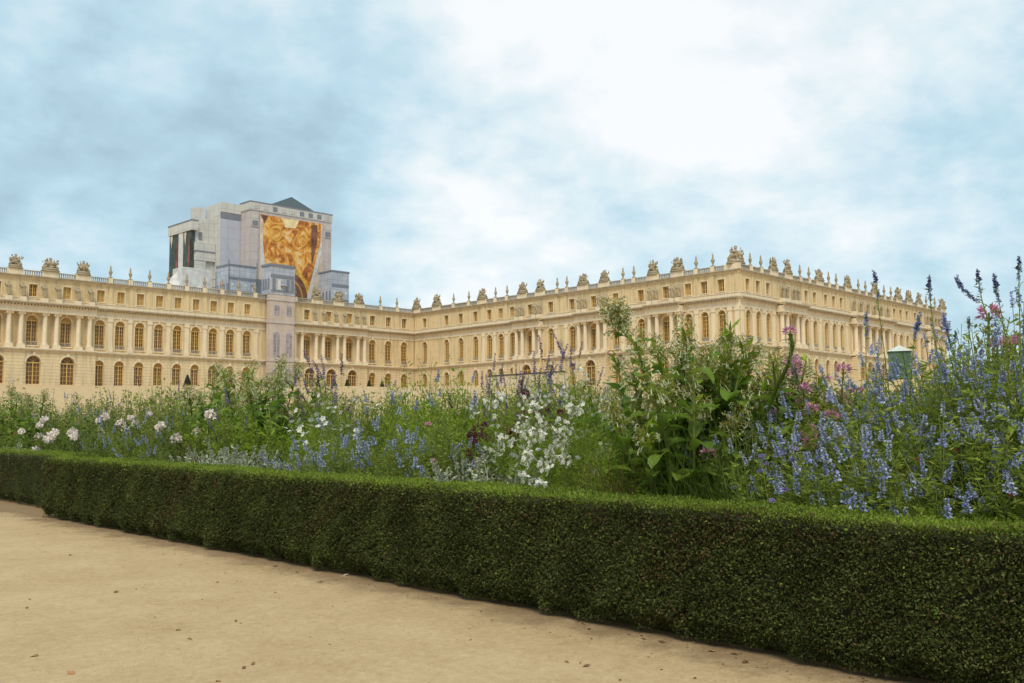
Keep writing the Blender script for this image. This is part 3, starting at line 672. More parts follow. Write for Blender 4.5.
M['hedge_leaf'] = leafmat('box_hedge_leaf', (.078,.098,.026), (.130,.148,.042), .45, .025, .25, .6, .15)
M['hedge_brown'] = leafmat('box_hedge_brown_leaf', (.10,.06,.025), None, .5, .02, .1, .6)
M['hedge_top'] = leafmat('box_hedge_lit_fresh_leaf', (.22,.30,.030), (.33,.41,.055), .4, .02, .45, .5)  # fresh shoots, with the light falling on the top painted into the green
M['hedge_core'] = plain('hedge_inner_twigs', (.030,.030,.013), .95)
def hedge_noise(a, b, s=1.0): return (np.sin(a*3.1*s+1.3*np.sin(b*2.3*s))+np.sin(a*7.7*s+b*5.1*s+2)+.6*np.sin(b*13*s+a*11*s))/2.6
def hedge(y0, y1, x0, label, n_front, n_top, seedm):
    """clipped box hedge: dark twiggy core, thousands of small leaves on every face"""
    xb = x0+.68
    zt = lambda y: .955 + .0165*y; zb = lambda y: gz(6.3, 1)*0 + .02*(np.clip(y, -6, 24)-3)
    root = thing('box_hedge', (x0+.3, (y0+y1)/2, gz(x0, (y0+y1)/2)), label, 'hedge')
    off = -Vector(root.location)
    core = MB(); ys = np.linspace(y0+.05, y1-.05, int((y1-y0)*6)); ring = []
    for y in ys:
        a = .05+.02*math.sin(y*5); z0 = float(zb(y)); z1 = zt(y)
        ring += [(x0+a+.20,y,z0+.0),(x0+a+.05,y,z0+.26),(x0+a,y,z1-.07),(xb-a,y,z1-.07),(xb-a,y,z0)]
    fs = [(i*5+k, i*5+(k+1)%5, (i+1)*5+(k+1)%5, (i+1)*5+k) for i in range(len(ys)-1) for k in range(5)]
    fs += [(0,1,2,3,4), tuple((len(ys)-1)*5+k for k in range(5))[::-1]]
    core.add(ring, fs); link('inner_twigs', core.mesh('inner_twigs', M['hedge_core']), root, off)
    mb = MB()
    def surf(n, side):
        y = rng.uniform(y0, y1, n)
        # leaves concentrated where the camera path is near
        t = rng.random(n)
        z0 = zb(y); z1 = zt(y)
        if side == 'front':
            z = z0 + .03 + (z1-z0-.03)*t; dep = hedge_noise(y, z)*.034 + hedge_noise(y*.35+5, z*.6)*.02 + rng.normal(0, .017, n)
            z = np.where(rng.random(n) < .5, z, np.maximum(z, z0+.05+.05*hedge_noise(y*2.3, z*0))); under = np.maximum(0, .20-(z-z0))*.6*(1+.9*hedge_noise(y*1.7, z*0))
            x = x0 + dep + under; nr = np.stack([-np.ones(n), np.zeros(n), np.zeros(n)], 1)
        elif side == 'back':
            z = z0 + .1 + (z1-z0-.1)*t; x = np.full(n, xb) + rng.normal(0, .02, n); nr = np.stack([np.ones(n), np.zeros(n), np.zeros(n)], 1)
        elif side == 'end0' or side == 'end1':
            z = z0*0 + zb(y1) + (zt(y1)-zb(y1))*t; x = rng.uniform(x0, xb, n); s_ = 1 if side == 'end1' else -1
            y = np.full(n, y1 if s_ > 0 else y0) + rng.normal(0, .02, n); nr = np.stack([np.zeros(n), np.full(n, s_), np.zeros(n)], 1)
        else:
            x = x0 + (xb-x0)*t; z = z1 + hedge_noise(x*1.4, y*1.2)*.02 + hedge_noise(x*.3, y*.45)*.018 + rng.normal(0, .012, n) + np.maximum(0, rng.normal(-.02, .018, n)); nr = np.stack([np.zeros(n), np.zeros(n), np.ones(n)], 1)
        P = np.stack([x, y, z], 1)
        D = unit(nr*1.0 + rng.normal(0, .75, (n, 3)) + np.array([0, 0, .25]))
        sz = rng.uniform(.6, 1.25, n)*(1 if side != 'top' else .9)
        return P - D*.01, D, .026*sz, .0145*sz
    for side, n in (('front', n_front), ('back', n_front//8), ('end0', 3500), ('end1', 3500)):
        P, D, L, W = surf(n, side)
        hole = (hedge_noise(P[:,1]*1.5+3, P[:,2]*2.6, 1.9) > .70) & (rng.random(len(P)) < .85)
        P, D, L, W = P[~hole], D[~hole], L[~hole], W[~hole]
        br = rng.random(len(P)) < .05 + .22*(hedge_noise(P[:,1]*.5+8, P[:,2]*.8) > .6) + .30*np.clip(1-np.abs(P[:,2]-zt(P[:,1])+.13)/.09, 0, 1)*(hedge_noise(P[:,1]*1.3, 0*P[:,2]+3) > .1)
        q = leafq(P, D, L, W)
        fresh = (~br) & (rng.random(len(P)) < .018 + .35*np.clip((P[:,2]-zt(P[:,1])+.09)/.08, 0, 1))  # scattered young leaves, and more of the lit-painted green near the top edge
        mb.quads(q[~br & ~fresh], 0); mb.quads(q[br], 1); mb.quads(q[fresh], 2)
    P, D, L, W = surf(n_top, 'top')
    br = rng.random(len(P)) < .03 + .12*(P[:,0] < x0+.06); dk = rng.random(len(P)) < .07
    q = leafq(P, D, L, W); mb.quads(q[br], 1); mb.quads(q[~br & dk], 0)
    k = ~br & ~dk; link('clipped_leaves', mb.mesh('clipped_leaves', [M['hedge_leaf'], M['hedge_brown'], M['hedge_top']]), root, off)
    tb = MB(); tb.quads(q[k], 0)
    # stray upright shoots
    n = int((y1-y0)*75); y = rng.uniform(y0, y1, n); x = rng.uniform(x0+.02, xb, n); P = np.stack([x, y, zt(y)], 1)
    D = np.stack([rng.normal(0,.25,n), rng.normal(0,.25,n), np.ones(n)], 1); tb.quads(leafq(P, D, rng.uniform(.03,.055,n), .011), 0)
    link('lit_top_growth', tb.mesh('lit_top_growth', M['hedge_top']), root, off)
hedge(-1.0, 17.1, 6.3, 'long clipped box hedge edging the flower bed, running from the right foreground to the left', 290000, 140000, 1)
hedge(17.45, 33.0, 6.84, 'farther clipped box hedge set slightly back at the left edge of the bed', 80000, 45000, 2)

# ------------------------------------------------------------------ plants
G_ = lambda n, c, c2=None, **k: M.__setitem__(n, leafmat(n, c, c2, **k))
G_('g_mid', (.235,.315,.036), (.40,.46,.07), trans=.5); G_('g_dark', (.12,.175,.028), (.22,.27,.05), trans=.45)
G_('g_bright', (.25,.38,.018), (.40,.50,.05), trans=.5); G_('g_yellow', (.36,.35,.07), (.48,.42,.12), trans=.45)
G_('g_grey', (.19,.22,.12), (.28,.31,.18)); G_('g_silver', (.42,.43,.30), (.60,.60,.47), trans=.2, rough=.8)
G_('g_tobacco', (.175,.285,.036), (.27,.38,.06), var=.35, trans=.5, rough=.45); G_('g_stem', (.19,.22,.06)); G_('g_brown', (.20,.12,.05), (.30,.20,.09)); G_('g_maroon', (.09,.03,.035), (.14,.05,.05))
P_ = lambda n, c, c2=None, **k: M.__setitem__(n, leafmat(n, c, c2, var=.25, hue=.012, trans=.3, rough=.7, **k))
P_('p_blue', (.36,.42,.74), (.54,.58,.86)); P_('p_pale', (.55,.60,.86), (.70,.73,.90)); P_('p_violet', (.20,.12,.42), (.34,.24,.60)); P_('p_dkblue', (.07,.09,.26), (.18,.22,.50))
P_('p_white', (.84,.81,.70), (.92,.89,.79)); P_('p_cream', (.62,.66,.38), (.78,.78,.58)); P_('p_pink', (.76,.34,.50), (.86,.56,.64)); P_('p_rose', (.94,.82,.74), (.97,.93,.88))
P_('p_maroon', (.16,.025,.07), (.28,.06,.13)); P_('p_purple', (.13,.03,.16), (.26,.09,.30)); P_('p_lilac', (.38,.30,.60), (.52,.45,.72)); P_('p_red', (.45,.14,.10), (.60,.28,.20)); P_('p_orange', (.50,.22,.06), (.42,.30,.08))

def stems(mb, n, h, spread, r=.006, m=0, base=.12, curve=.35, hv=.25, n_seg=5):
    out = []
    for i in range(n):
        a = rng.uniform(0, 2*PI); q = math.sqrt(rng.random()); H = h*(1-rng.random()*hv)*(1-.25*q)
        p0 = np.array([math.cos(a)*base*q, math.sin(a)*base*q, 0.])
        end = np.array([math.cos(a)*spread*q, math.sin(a)*spread*q, H])
        w = rng.normal(0, .05*h, 3)
        pts = [p0 + (end-p0)*np.array([t**(1+curve), t**(1+curve), t]) + w*math.sin(t*PI)*.6 for t in np.linspace(0, 1, n_seg)]
        mb.tube(pts, r, r*.4, 3, m); out.append(np.array(pts))
    return out
def along(pts, t):
    t = np.clip(t, 0, .999)*(len(pts)-1); i = t.astype(int); f = (t-i)[:, None]
    return pts[i]*(1-f) + pts[i+1]*f, unit(pts[i+1]-pts[i])
def leafy(mb, st, per, L, W, m, t0=.12, t1=1.0, out=1.0, up=.35, droop=0.):
    for pts in st:
        n = int(per); t = rng.uniform(t0, t1, n); P, T = along(pts, t)
        a = rng.uniform(0, 2*PI, n); R_ = np.stack([np.cos(a), np.sin(a), np.zeros(n)], 1)
        D = R_*out + T*up + rng.normal(0, .25, (n, 3)); sc = rng.uniform(.6, 1.25, n)*(1.15-.45*t)
        P = P + R_*rng.uniform(0, .05, (n, 1))
        mb.quads(leafq(P, D, L*sc, W*sc, .2, droop), m)
def big_leaf(mb, p, az, L, W, elev, droop, m):
    """broad tobacco-style leaf: midrib curve with 3 x 7 surface"""
    d = np.array([math.cos(az), math.sin(az), 0]); s_ = np.array([-d[1], d[0], 0]); V = []; n = 8; pos = np.array(p, float); e = elev
    for i in range(n+1):
        t = i/n; w = W*.5*(math.sin(PI*min(t*.96+.04, 1))**.6); tw = .25*math.sin(t*7+az*3)
        up = np.array([-d[0]*math.sin(e), -d[1]*math.sin(e), math.cos(e)])
        V += [pos + s_*w + up*w*(.35+tw), pos, pos - s_*w + up*w*(.35-tw)]
        pos = pos + (d*math.cos(e) + np.array([0,0,1])*math.sin(e))*L/n; e -= droop/n
    F_ = []
    for i in range(n): F_ += [(3*i,3*i+1,3*i+4,3*i+3),(3*i+1,3*i+2,3*i+5,3*i+4)]
    mb.add(V, F_, m)

# --- flowers (each its own mesh, shared by the copies) ; origin at the attachment, growing +Z
def spike(c, n_wh=9, L=.20, w=.020, cal='g_grey', size=.016, top_bare=.0, per=7, taper=.5):
    mb = MB(); mb.tube([(0,0,0),(.004,0,L)], .0035, .0018, 3, 0)
    P = []; D = []; 
    for k in range(n_wh):
        t = k/(n_wh-1); z = L*(.05+.92*t); rr = w*(1-taper*t)
        for a in rng.uniform(0, 2*PI, per): P.append((math.cos(a)*rr*.3, math.sin(a)*rr*.3, z+rng.normal(0,L*.02))); D.append((math.cos(a), math.sin(a), rng.uniform(-.3,.9)))
    P = np.array(P); D = np.array(D); t = P[:,2]/L; s_ = size*(1-taper*t*.8)*rng.uniform(.7,1.3,len(P)); s_[t > 1-top_bare] *= .5
    fl = t < 1-top_bare
    mb.quads(leafq(P[fl], D[fl]+rng.normal(0,.3,D[fl].shape), s_[fl]*1.7, s_[fl]*1.3), 1)
    mb.quads(leafq(P, D*.7+np.array([0,0,.5]), s_*.9, s_*.6), 0)
    return mb.mesh('flower_spike', [M[cal], M[c]])
def ball(c, r=.035, n=60, flat_=1.0, c2=None, sz=.02, cal='g_stem', cup=0):
    mb = MB(); D = unit(rng.normal(size=(n, 3))); D[:,2] = np.abs(D[:,2])*flat_ + .05 if cup == 0 else D[:,2]
    P = D*r*.55; mb.quads(leafq(P, D+rng.normal(0,.35,D.shape), sz*rng.uniform(.7,1.3,n), sz*.8), 0)
    mb.ell((0,0,-.005), (r*.5,r*.5,r*.45), 6, 4, 1 if c2 else 0); mb.tube([(0,0,-.05),(0,0,0)], .003, .003, 3, 2)
    return mb.mesh('flower_head', [M[c], M[c2 or c], M[cal]])
def rose(c):
    mb = MB()
    for ring_, (k, r, e, s) in enumerate(((7,.040,.25,.055),(6,.030,.75,.05),(5,.018,1.15,.042),(3,.008,1.4,.036))):
        for i in range(k):
            a = 2*PI*i/k + ring_*.5 + rng.normal(0,.1); d = np.array([math.cos(a), math.sin(a), 0]); sd = np.array([-d[1], d[0], 0]); up = np.array([0,0,1.])
            b0 = d*r*.25; m1 = d*(r+s*.35*math.cos(e)) + up*s*.45*math.sin(e+.3); t1 = m1 + d*s*.28*math.cos(e-.5) + up*s*.35*math.sin(e)
            w = s*.55
            mb.add([b0-sd*w*.3, b0+sd*w*.3, m1+sd*w+up*.004, t1+sd*w*.55, t1-sd*w*.55, m1-sd*w+up*.004], [(0,1,2,5),(5,2,3,4)], 0)
    mb.tube([(0,0,-.06),(0,0,0)], .004, .006, 4, 1); mb.ell((0,0,-.005), (.012,.012,.014), 6, 4, 1)
    return mb.mesh('rose_bloom', [M[c], M['g_mid']])
def white_cluster(n=7):
    mb = MB()
    for i in range(n):
        c = rng.normal(0, .034, 3); ax_ = unit(rng.normal(size=3)+np.array([0,-0.2,.4]))
        u = unit(np.cross(ax_, rng.normal(size=3))); w = np.cross(ax_, u)
        for k in range(5):
            a = 2*PI*k/5; d = u*math.cos(a)+w*math.sin(a); sd = np.cross(ax_, d)
            mb.add([c, c+d*.016+sd*.010+ax_*.004, c+d*.027+ax_*.002, c+d*.016-sd*.010+ax_*.004], [(0,1,2,3)], 0)
        mb.tube([(0,0,-.05), c], .0015, .0012, 3, 1)
    return mb.mesh('white_flowers', [M['p_white'], M['g_stem']])
def tobacco_head(n=34, spread=.15):
    """drooping long-tubed flowers, yellowish calyxes and small bracts"""
    mb = MB()
    for i in range(n):
        a = rng.uniform(0, 2*PI); z = rng.uniform(-.06, .16); b0 = np.array([math.cos(a)*.02, math.sin(a)*.02, z])
        d = np.array([math.cos(a), math.sin(a), rng.uniform(-.1, .9)]); d = d/np.linalg.norm(d)
        p1 = b0 + d*rng.uniform(.03, .08); L = rng.uniform(.06, .10); p2 = p1 + (d*.6+np.array([0,0,-.35]))*L*.6; p3 = p2 + (d*.35+np.array([0,0,-.9]))*L*.5
        mb.tube([b0, p1], .0025, .004, 3, 1); live = rng.random() < .55
        mb.tube([p1, p1+(p2-p1)*.35], .006, .005, 4, 1)
        if live:
            mb.tube([p1, p2, p3], .0026, .0045, 4, 0)
            u = unit(rng.normal(size=(1,3)))[0]; dd = unit((p3-p2)[None])[0]; u = unit(np.cross(dd, u)[None])[0]; w = np.cross(dd, u)
            for k in range(5): e = u*math.cos(k*1.257)+w*math.sin(k*1.257); f = np.cross(dd, e); mb.add([p3, p3+e*.010+f*.006, p3+e*.019+dd*.003, p3+e*.010-f*.006], [(0,1,2,3)], 0)
        else: mb.tube([p1, p2], .004, .0015, 3, 2)
    P = rng.normal(0, .05, (70,3)); P[:,2] += .05; mb.quads(leafq(P, P+rng.normal(0,.06,P.shape)+np.array([0,0,.04]), .035*rng.uniform(.6,1.5,70), .012), 1)
    return mb.mesh('tobacco_flower_head', [M['p_cream'], M['g_yellow'], M['g_brown']])
def cleome_head():
    mb = MB(); n = 60; a = rng.uniform(0,2*PI,n); D = np.stack([np.cos(a), np.sin(a), rng.uniform(-.2,1.1,n)], 1); D = unit(D)
    P = D*.028 + np.array([0,0,.02]); mb.quads(leafq(P, D+rng.normal(0,.2,D.shape), .042*rng.uniform(.7,1.3,n), .017), 0)
    n = 34; a = rng.uniform(0,2*PI,n); z = rng.uniform(-.30,-.01,n); D = np.stack([np.cos(a), np.sin(a), .35+0*a], 1); P = np.stack([0*a,0*a,z],1)
    for p, d in zip(P, D): e = p+d*rng.uniform(.04,.075); mb.tube([p, e, e+np.array([d[0]*.02,d[1]*.02,-.012])], .0013, .0018, 3, 1)
    mb.tube([(0,0,-.32),(0,0,.03)], .008, .006, 5, 1); mb.quads(leafq(P, D+np.array([0,0,.4]), .035, .010), 1)
    return mb.mesh('spider_flower_head', [M['p_pink'], M['g_stem']])
FL = {
    'blue': [spike('p_blue', 7, .12, .024, size=.016), spike('p_pale', 6, .10, .026, size=.017), spike('p_blue', 6, .09, .026, size=.016), spike('p_pale', 7, .13, .022, size=.015), spike('p_blue', 8, .15, .02, size=.0145)],
    'pale': [spike('p_pale', 8, .15, .02, size=.0145), spike('p_blue', 8, .15, .02, size=.0145)],
    'violet': [spike('p_violet', 11, .26, .018, 'g_grey', .013) for _ in range(2)] + [spike('p_purple', 11, .24, .018, 'g_maroon', .012)],
    'dkblue': [spike('p_dkblue', 9, .17, .02, 'g_dark', .015, 0) for _ in range(2)],
    'tip': [spike('p_dkblue', 6, .10, .015, 'g_mid', .014, .15)],
    'white': [white_cluster(k) for k in (5, 8, 11)], 'rose': [ball('p_rose', .045, 70, 1, 'p_rose', .034, cup=1) for _ in range(3)],
    'pompom': [ball('p_maroon', .034, 90, 1, None, .021, cup=1)], 'verbena': [ball('p_purple', .026, 45, .5, None, .016), ball('p_purple', .018, 30, .5, None, .014)],
    'lilac': [ball('p_lilac', .035, 60, .5, None, .02)], 'tobacco': [tobacco_head(34), tobacco_head(26), tobacco_head(44)], 'cleome': [cleome_head(), cleome_head()],
    'daisy': [white_cluster(3)], 'red': [ball('p_red', .026, 40, .6, None, .022)], 'pink': [ball('p_pink', .026, 40, .6, None, .022)],
    'silverspike': [spike('g_silver', 9, .12, .02, 'g_silver', .014)],
}
# --- foliage prototypes: (mesh, list of tips (position, direction))
PROTO = {}
def proto(kind, build, variants=3): PROTO[kind] = [build() for _ in range(variants)]
def tips_of(st, frac=1.0):
    out = []
    for p in st:
        if rng.random() < frac: d = p[-1]-p[-2]; out.append((Vector(p[-1]), Vector(d/np.linalg.norm(d))))
    return out
def b_salvia():
    mb = MB(); st = stems(mb, 34, 1.25, .62, .0045, 1, .16, .3, .55, 6)
    sub = []
    for p in st:
        for k in range(3):
            t = np.array([rng.uniform(.35,.85)]); P0, T = along(p, t); a = rng.uniform(0,2*PI)
            e = P0[0]+np.array([math.cos(a)*.18, math.sin(a)*.18, rng.uniform(.1,.28)]); q = np.array([P0[0], (P0[0]+e)/2+np.array([0,0,-.03]), e]); mb.tube(q, .003, .0015, 3, 1); sub.append(q)
    leafy(mb, st, 60, .066, .017, 0, .02); leafy(mb, sub, 14, .055, .013, 0, 0.1)
    return mb.mesh('salvia_foliage', [M['g_mid'], M['g_stem']]), tips_of(st, .95)+tips_of(sub, .35)
def b_bush(matn, L=.07, W=.03, h=1.0, spread=.45, n=26, per=50, up=.35, t0=.02):
    def f():
        mb = MB(); st = stems(mb, n, h, spread, .006, 1, .2, .2, .5, 5); leafy(mb, st, per, L, W, 0, t0, 1, 1, up)
        return mb.mesh('leafy_foliage', [M[matn], M['g_stem']]), tips_of(st, 1)
    return f
def b_tobacco():
    mb = MB(); tips = []
    for i in range(5):
        a = i*1.26+rng.normal(0,.3); H = rng.uniform(1.0,1.45); r = .30
        p = np.array([[0.06*math.cos(a),.06*math.sin(a),0],[.12*math.cos(a),.12*math.sin(a),H*.4],[r*.8*math.cos(a),r*.8*math.sin(a),H*.75],[r*math.cos(a)*1.1,r*math.sin(a)*1.1,H]])
        mb.tube(p, .014, .007, 6, 1)
        for k in range(13):
            t = np.array([.05+.062*k]); P0, T = along(p, t); az = a+k*2.4; s_ = 1-.045*k
            big_leaf(mb, P0[0], az, rng.uniform(.36,.50)*s_, rng.uniform(.17,.23)*s_, rng.uniform(.5,1.0), rng.uniform(1.0,1.9), 0)
        P0, T = along(p, np.linspace(.75,1,12)); D = T+rng.normal(0,.7,T.shape); mb.quads(leafq(P0, D, .10, .03), 2)
        for t in (.9,): P1, T1 = along(p, np.array([t])); aa = rng.uniform(0,2*PI); tips.append((Vector(P1[0]), Vector((math.cos(aa),math.sin(aa),.6)).normalized()))
        d = p[-1]-p[-2]; tips.append((Vector(p[-1]), Vector(d/np.linalg.norm(d))))
    return mb.mesh('tobacco_foliage', [M['g_tobacco'], M['g_stem'], M['g_bright']]), tips
def b_cleome():
    mb = MB(); st = stems(mb, 6, 1.15, .38, .008, 1, .08, .3, .3)
    for p in st:
        P0, T = along(p, rng.uniform(.1,.85,16))
        for q in P0:
            a = rng.uniform(0,2*PI); e = q+np.array([math.cos(a)*.09, math.sin(a)*.09, .02]); mb.tube([q,e], .002,.002,3,1)
            D = np.array([[math.cos(a+k*.55), math.sin(a+k*.55), -.1] for k in (-2,-1,0,1,2)]); mb.quads(leafq(np.repeat(e[None],5,0), D, .085, .022, .15, .2), 0)
    return mb.mesh('spider_flower_foliage', [M['g_mid'], M['g_stem']]), tips_of(st, 1)
def b_grass(matn, L=.55, n=420, arch=.9):
    def f():
        mb = MB(); n_ = n; a = rng.uniform(0,2*PI,n_); q = rng.random(n_); ln = L*rng.uniform(.5,1.15,n_)
        d = np.stack([np.cos(a), np.sin(a), 0*a], 1); s_ = np.stack([-np.sin(a), np.cos(a), 0*a], 1); p = d*(.10*q[:,None]); el = PI/2-.15-q*.6; w = .0028
        for k in range(5):
            st_ = d*np.cos(el)[:,None] + np.array([0,0,1.])*np.sin(el)[:,None]; p2 = p+st_*ln[:,None]/5; wa, wb_ = w*(1-k*.18), w*(1-(k+1)*.18)
            mb.quads(np.stack([p-s_*wa, p+s_*wa, p2+s_*wb_, p2-s_*wb_], 1), 0 if k < 4 else 0); p = p2; el = el-arch*q*.55-.12
        return mb.mesh('grass_blades', [M[matn]]), []
    return f
def b_feather():
    """fine thready foliage such as gaura and cosmos"""
    mb = MB(); st = stems(mb, 40, .95, .55, .003, 1, .12, .5, .5, 5); leafy(mb, st, 70, .06, .0075, 0, .05, 1, 1, .5)
    return mb.mesh('feathery_foliage', [M['g_bright'], M['g_stem']]), tips_of(st, .8)
def b_wiry():
    mb = MB(); st = stems(mb, 9, 1.3, .25, .0035, 1, .06, .1, .3, 4); tips = tips_of(st)
    for p in st:
        for s_ in (-1,1):
            P0, T = along(p, np.array([rng.uniform(.75,.9)])); e = P0[0]+np.array([rng.normal(0,.05), rng.normal(0,.05), .12]); mb.tube([P0[0], e], .002,.002,3,1); tips.append((Vector(e), Vector((0,0,1))))
    leafy(mb, st, 9, .06, .012, 0, .05, .8, .6, .8)
    return mb.mesh('wiry_foliage', [M['g_mid'], M['g_maroon']]), tips
def b_miller():
    mb = MB(); st = stems(mb, 26, .32, .24, .004, 0, .1, .2, .4, 4); leafy(mb, st, 46, .032, .011, 0, .1, 1, .9, .4)
    return mb.mesh('silver_foliage', [M['g_silver']]), tips_of(st, .6)
proto('salvia', b_salvia, 4); proto('bush', b_bush('g_mid'), 3); proto('darkbush', b_bush('g_dark', .08, .035, .9, .5, 26, 60), 3)
proto('brightbush', b_bush('g_bright', .075, .026, 1.1, .32, 24, 48, .8), 3); proto('yellowbush', b_bush('g_yellow', .05, .02, .95, .4, 22, 44), 2)
proto('rosebush', b_bush('g_dark', .055, .034, .95, .45, 16, 62), 2); proto('tobacco', b_tobacco, 3); proto('cleome', b_cleome, 2)
proto('grass', b_grass('g_bright'), 2); proto('drygrass', b_grass('g_brown', .45, 300, 1.2), 2); proto('feather', b_feather, 3); proto('wiry', b_wiry, 3)
proto('miller', b_miller, 2); proto('greybush', b_bush('g_grey', .055, .014, .8, .42, 28, 46, .6), 2); proto('blade', b_grass('g_dark', .6, 260, .8), 2)

CAMZ = 1.6
YAW, PITCH, ROLL = 45.0, 0, 0
def Yat(px, X):      # where along the bed (world Y) a sight line of the photograph's column crosses the row X
    az = math.radians(45.06) - math.atan((px-512)/1015.0)
    return X*math.tan(az)
COUNT = {}
def plant(kind, px, X, top, label, name, cat, group=None, flowers=None, nf=10, fs=1.0, wide=1.0, Y=None, fname=None, vert=.3, rz=None, tilt=0, zb=None):
    """one plant: an empty at the soil with its foliage and each bloom as children; top = height of the tips above the sea of z=0"""
    Yv = Yat(px, X) if Y is None else Y
    z0 = soilz(X, Yv) if zb is None else zb
    v = COUNT.get(kind, 0); COUNT[kind] = v+1
    me, tips = PROTO[kind][v % len(PROTO[kind])]
    H = PH[kind]; s = max(.25, (top-z0)/H); sw = s*wide if s < 1 else (1+(s-1)*.4)*wide
    root = thing(name, (X, Yv, z0), label, cat, group, rng.uniform(0, 2*PI) if rz is None else rz)
    root.rotation_euler = (tilt, 0, root.rotation_euler.z)
    link('foliage', me, root, (0,0,0), (0,0,0), (sw, sw, s))
    if flowers:
        fm = FL[flowers]; idx = rng.permutation(len(tips))[:nf]
        for j, i in enumerate(idx):
            p, d = tips[i]; p = Vector((p.x*sw, p.y*sw, p.z*s)); d = (d*(1-vert)+Vector((0,0,1))*vert).normalized()
            q = d.to_track_quat('Z', 'Y')
            o = link(fname or {'rose':'rose_bloom','tobacco':'flower_head','cleome':'flower_head'}.get(flowers, 'flower_spike' if flowers in ('blue','pale','violet','dkblue','tip','silverspike') else 'flower'), fm[(j+v) % len(fm)], root, p)
            o.rotation_mode = 'QUATERNION'; o.rotation_quaternion = q @ Quaternion((0,0,1), rng.uniform(0, 2*PI)); k = fs*rng.uniform(.8,1.2); o.scale = (k,k,k)
    return root
PH = dict(salvia=1.02, bush=.80, darkbush=.74, brightbush=.95, yellowbush=.75, rosebush=.80, tobacco=1.38, cleome=1.1, grass=.45, drygrass=.35, feather=.78, wiry=1.2, miller=.34, greybush=.7, blade=.42)
CM = np.array(((0.70837191,-0.05740735,-0.70350098),(-0.70579573,-0.0686946,-0.7050769),(-0.00785013,0.99598466,-0.08917919)))
def sight(px, py, X):
    d = CM @ np.array([px-512, 341.5-py, -1011.]); t = X/d[0]; return d*t + np.array([0,0,1.6])
def P(kind, px, py, X, label, name, cat, **k):
    """plant whose tips reach the height seen at (px, py) when it stands in row X of the bed"""
    p = sight(px, py, X); return plant(kind, px, X, float(p[2]), label, name, cat, Y=float(p[1]), **k)
# skyline of the bed, used to size the infill
SKX = [-80,0,60,100,150,200,230,270,300,330,370,400,425,455,480,520,560,590,620,650,700,740,780,840,870,900,930,960,1000,1060,1200]
SKY = [394,393,392,393,391,389,384,384,393,391,393,391,389,389,393,392,389,389,386,382,380,376,380,380,380,374,368,356,336,326,310]
MIXN = {'bush':'mid green','greybush':'grey-green','yellowbush':'yellowish green','brightbush':'fresh green','darkbush':'dark green'}
def infill(kinds, X, step, lo, name, label, cat, group, x0=-60, x1=1260, **k):
    px = x0
    while px < x1:
        kind = kinds[int(rng.integers(len(kinds)))]
        base = float(np.interp(px, SKX, SKY)); p = sight(px, 400, X)
        py = base + lo*(480-base) + rng.uniform(-4, 6)
        if soilz(X, p[1]) < sight(px, py, X)[2]-.2:
            P(kind, px, py, X + rng.uniform(-.15,.15), MIXN[kind]+' '+label, name, cat, group=MIXN[kind]+' '+group, **k)
        px += max(3.0, step*1011/max(1.0, .7064*(X+p[1]))*.72)*rng.uniform(.85,1.15)
GI = 'green infill plants of the flower bed'
infill(('bush','greybush','yellowbush'), 11.2, .48, -.03, 'leafy_bush', 'leafy bush in the back row of the flower bed', 'bush', GI+' (back)', wide=1.15)
infill(('brightbush','bush','greybush','yellowbush'), 10.2, .75, .10, 'leafy_bush', 'leafy bush in the thick of the flower bed', 'bush', GI+' (middle)', wide=1.3)
infill(('bush','greybush','brightbush'), 9.4, .9, .34, 'leafy_bush', 'leafy bush filling the middle of the flower bed', 'bush', GI+' (low middle)', wide=1.2)
infill(('darkbush','greybush','darkbush'), 7.95, .7, .66, 'low_bush', 'low leafy bush just behind the clipped hedge', 'bush', GI+' (front)', wide=1.0)

# ---- left end: cream tobacco heads, roses, silver leaves
TOB = 'flowering tobacco'
for px, py, X, w in ((-14,398,10.2,'at the far left edge of the photo'),(14,394,10.0,'in front of the leftmost arched window'),(34,398,9.6,'left of the pale roses')):
    P('tobacco', px, py, X, 'cream flowering tobacco with broad leaves '+w, 'tobacco_plant', TOB, flowers='tobacco', nf=8, fs=1.1)
P('rosebush', 50, 404, 8.4, 'dark green rose bush with four pale blooms, left of the white roses', 'rose_bush', 'rose bush', flowers='rose', nf=4, fs=1.7)
P('rosebush', 64, 426, 7.8, 'low rose bush with pink-white blooms just behind the hedge', 'rose_bush', 'rose bush', flowers='rose', nf=5, fs=1.95)
P('rosebush', 92, 398, 9.0, 'taller rose bush with two pale blooms below the palace windows', 'rose_bush', 'rose bush', flowers='rose', nf=2, fs=1.5)
P('rosebush', 111, 406, 8.4, 'rose bush with creamy white blooms right of the pink pair', 'rose_bush', 'rose bush', flowers='rose', nf=4, fs=1.5)
P('rosebush', 190, 402, 8.6, 'rose bush topped by one large pale cluster, left of the tobacco clump', 'rose_bush', 'rose bush', flowers='rose', nf=5, fs=1.95)
P('rosebush', 152, 404, 9.0, 'rose bush with small whitish blooms among orange-green leaves', 'rose_bush', 'rose bush', flowers='rose', nf=2, fs=1.2)
P('bush', 38, 428, 8.2, 'small plant with dull red flowers beside the leftmost roses', 'red_flower', 'flower', flowers='red', nf=5)
for px, py, w in ((8,436,'at the left frame edge'),(30,438,'below the red flowers'),(22,445,'touching the far hedge')):
    P('miller', px, py, 7.35, 'silvery leaved dusty miller '+w, 'dusty_miller', 'silver foliage', flowers='silverspike', nf=7, fs=1.0)
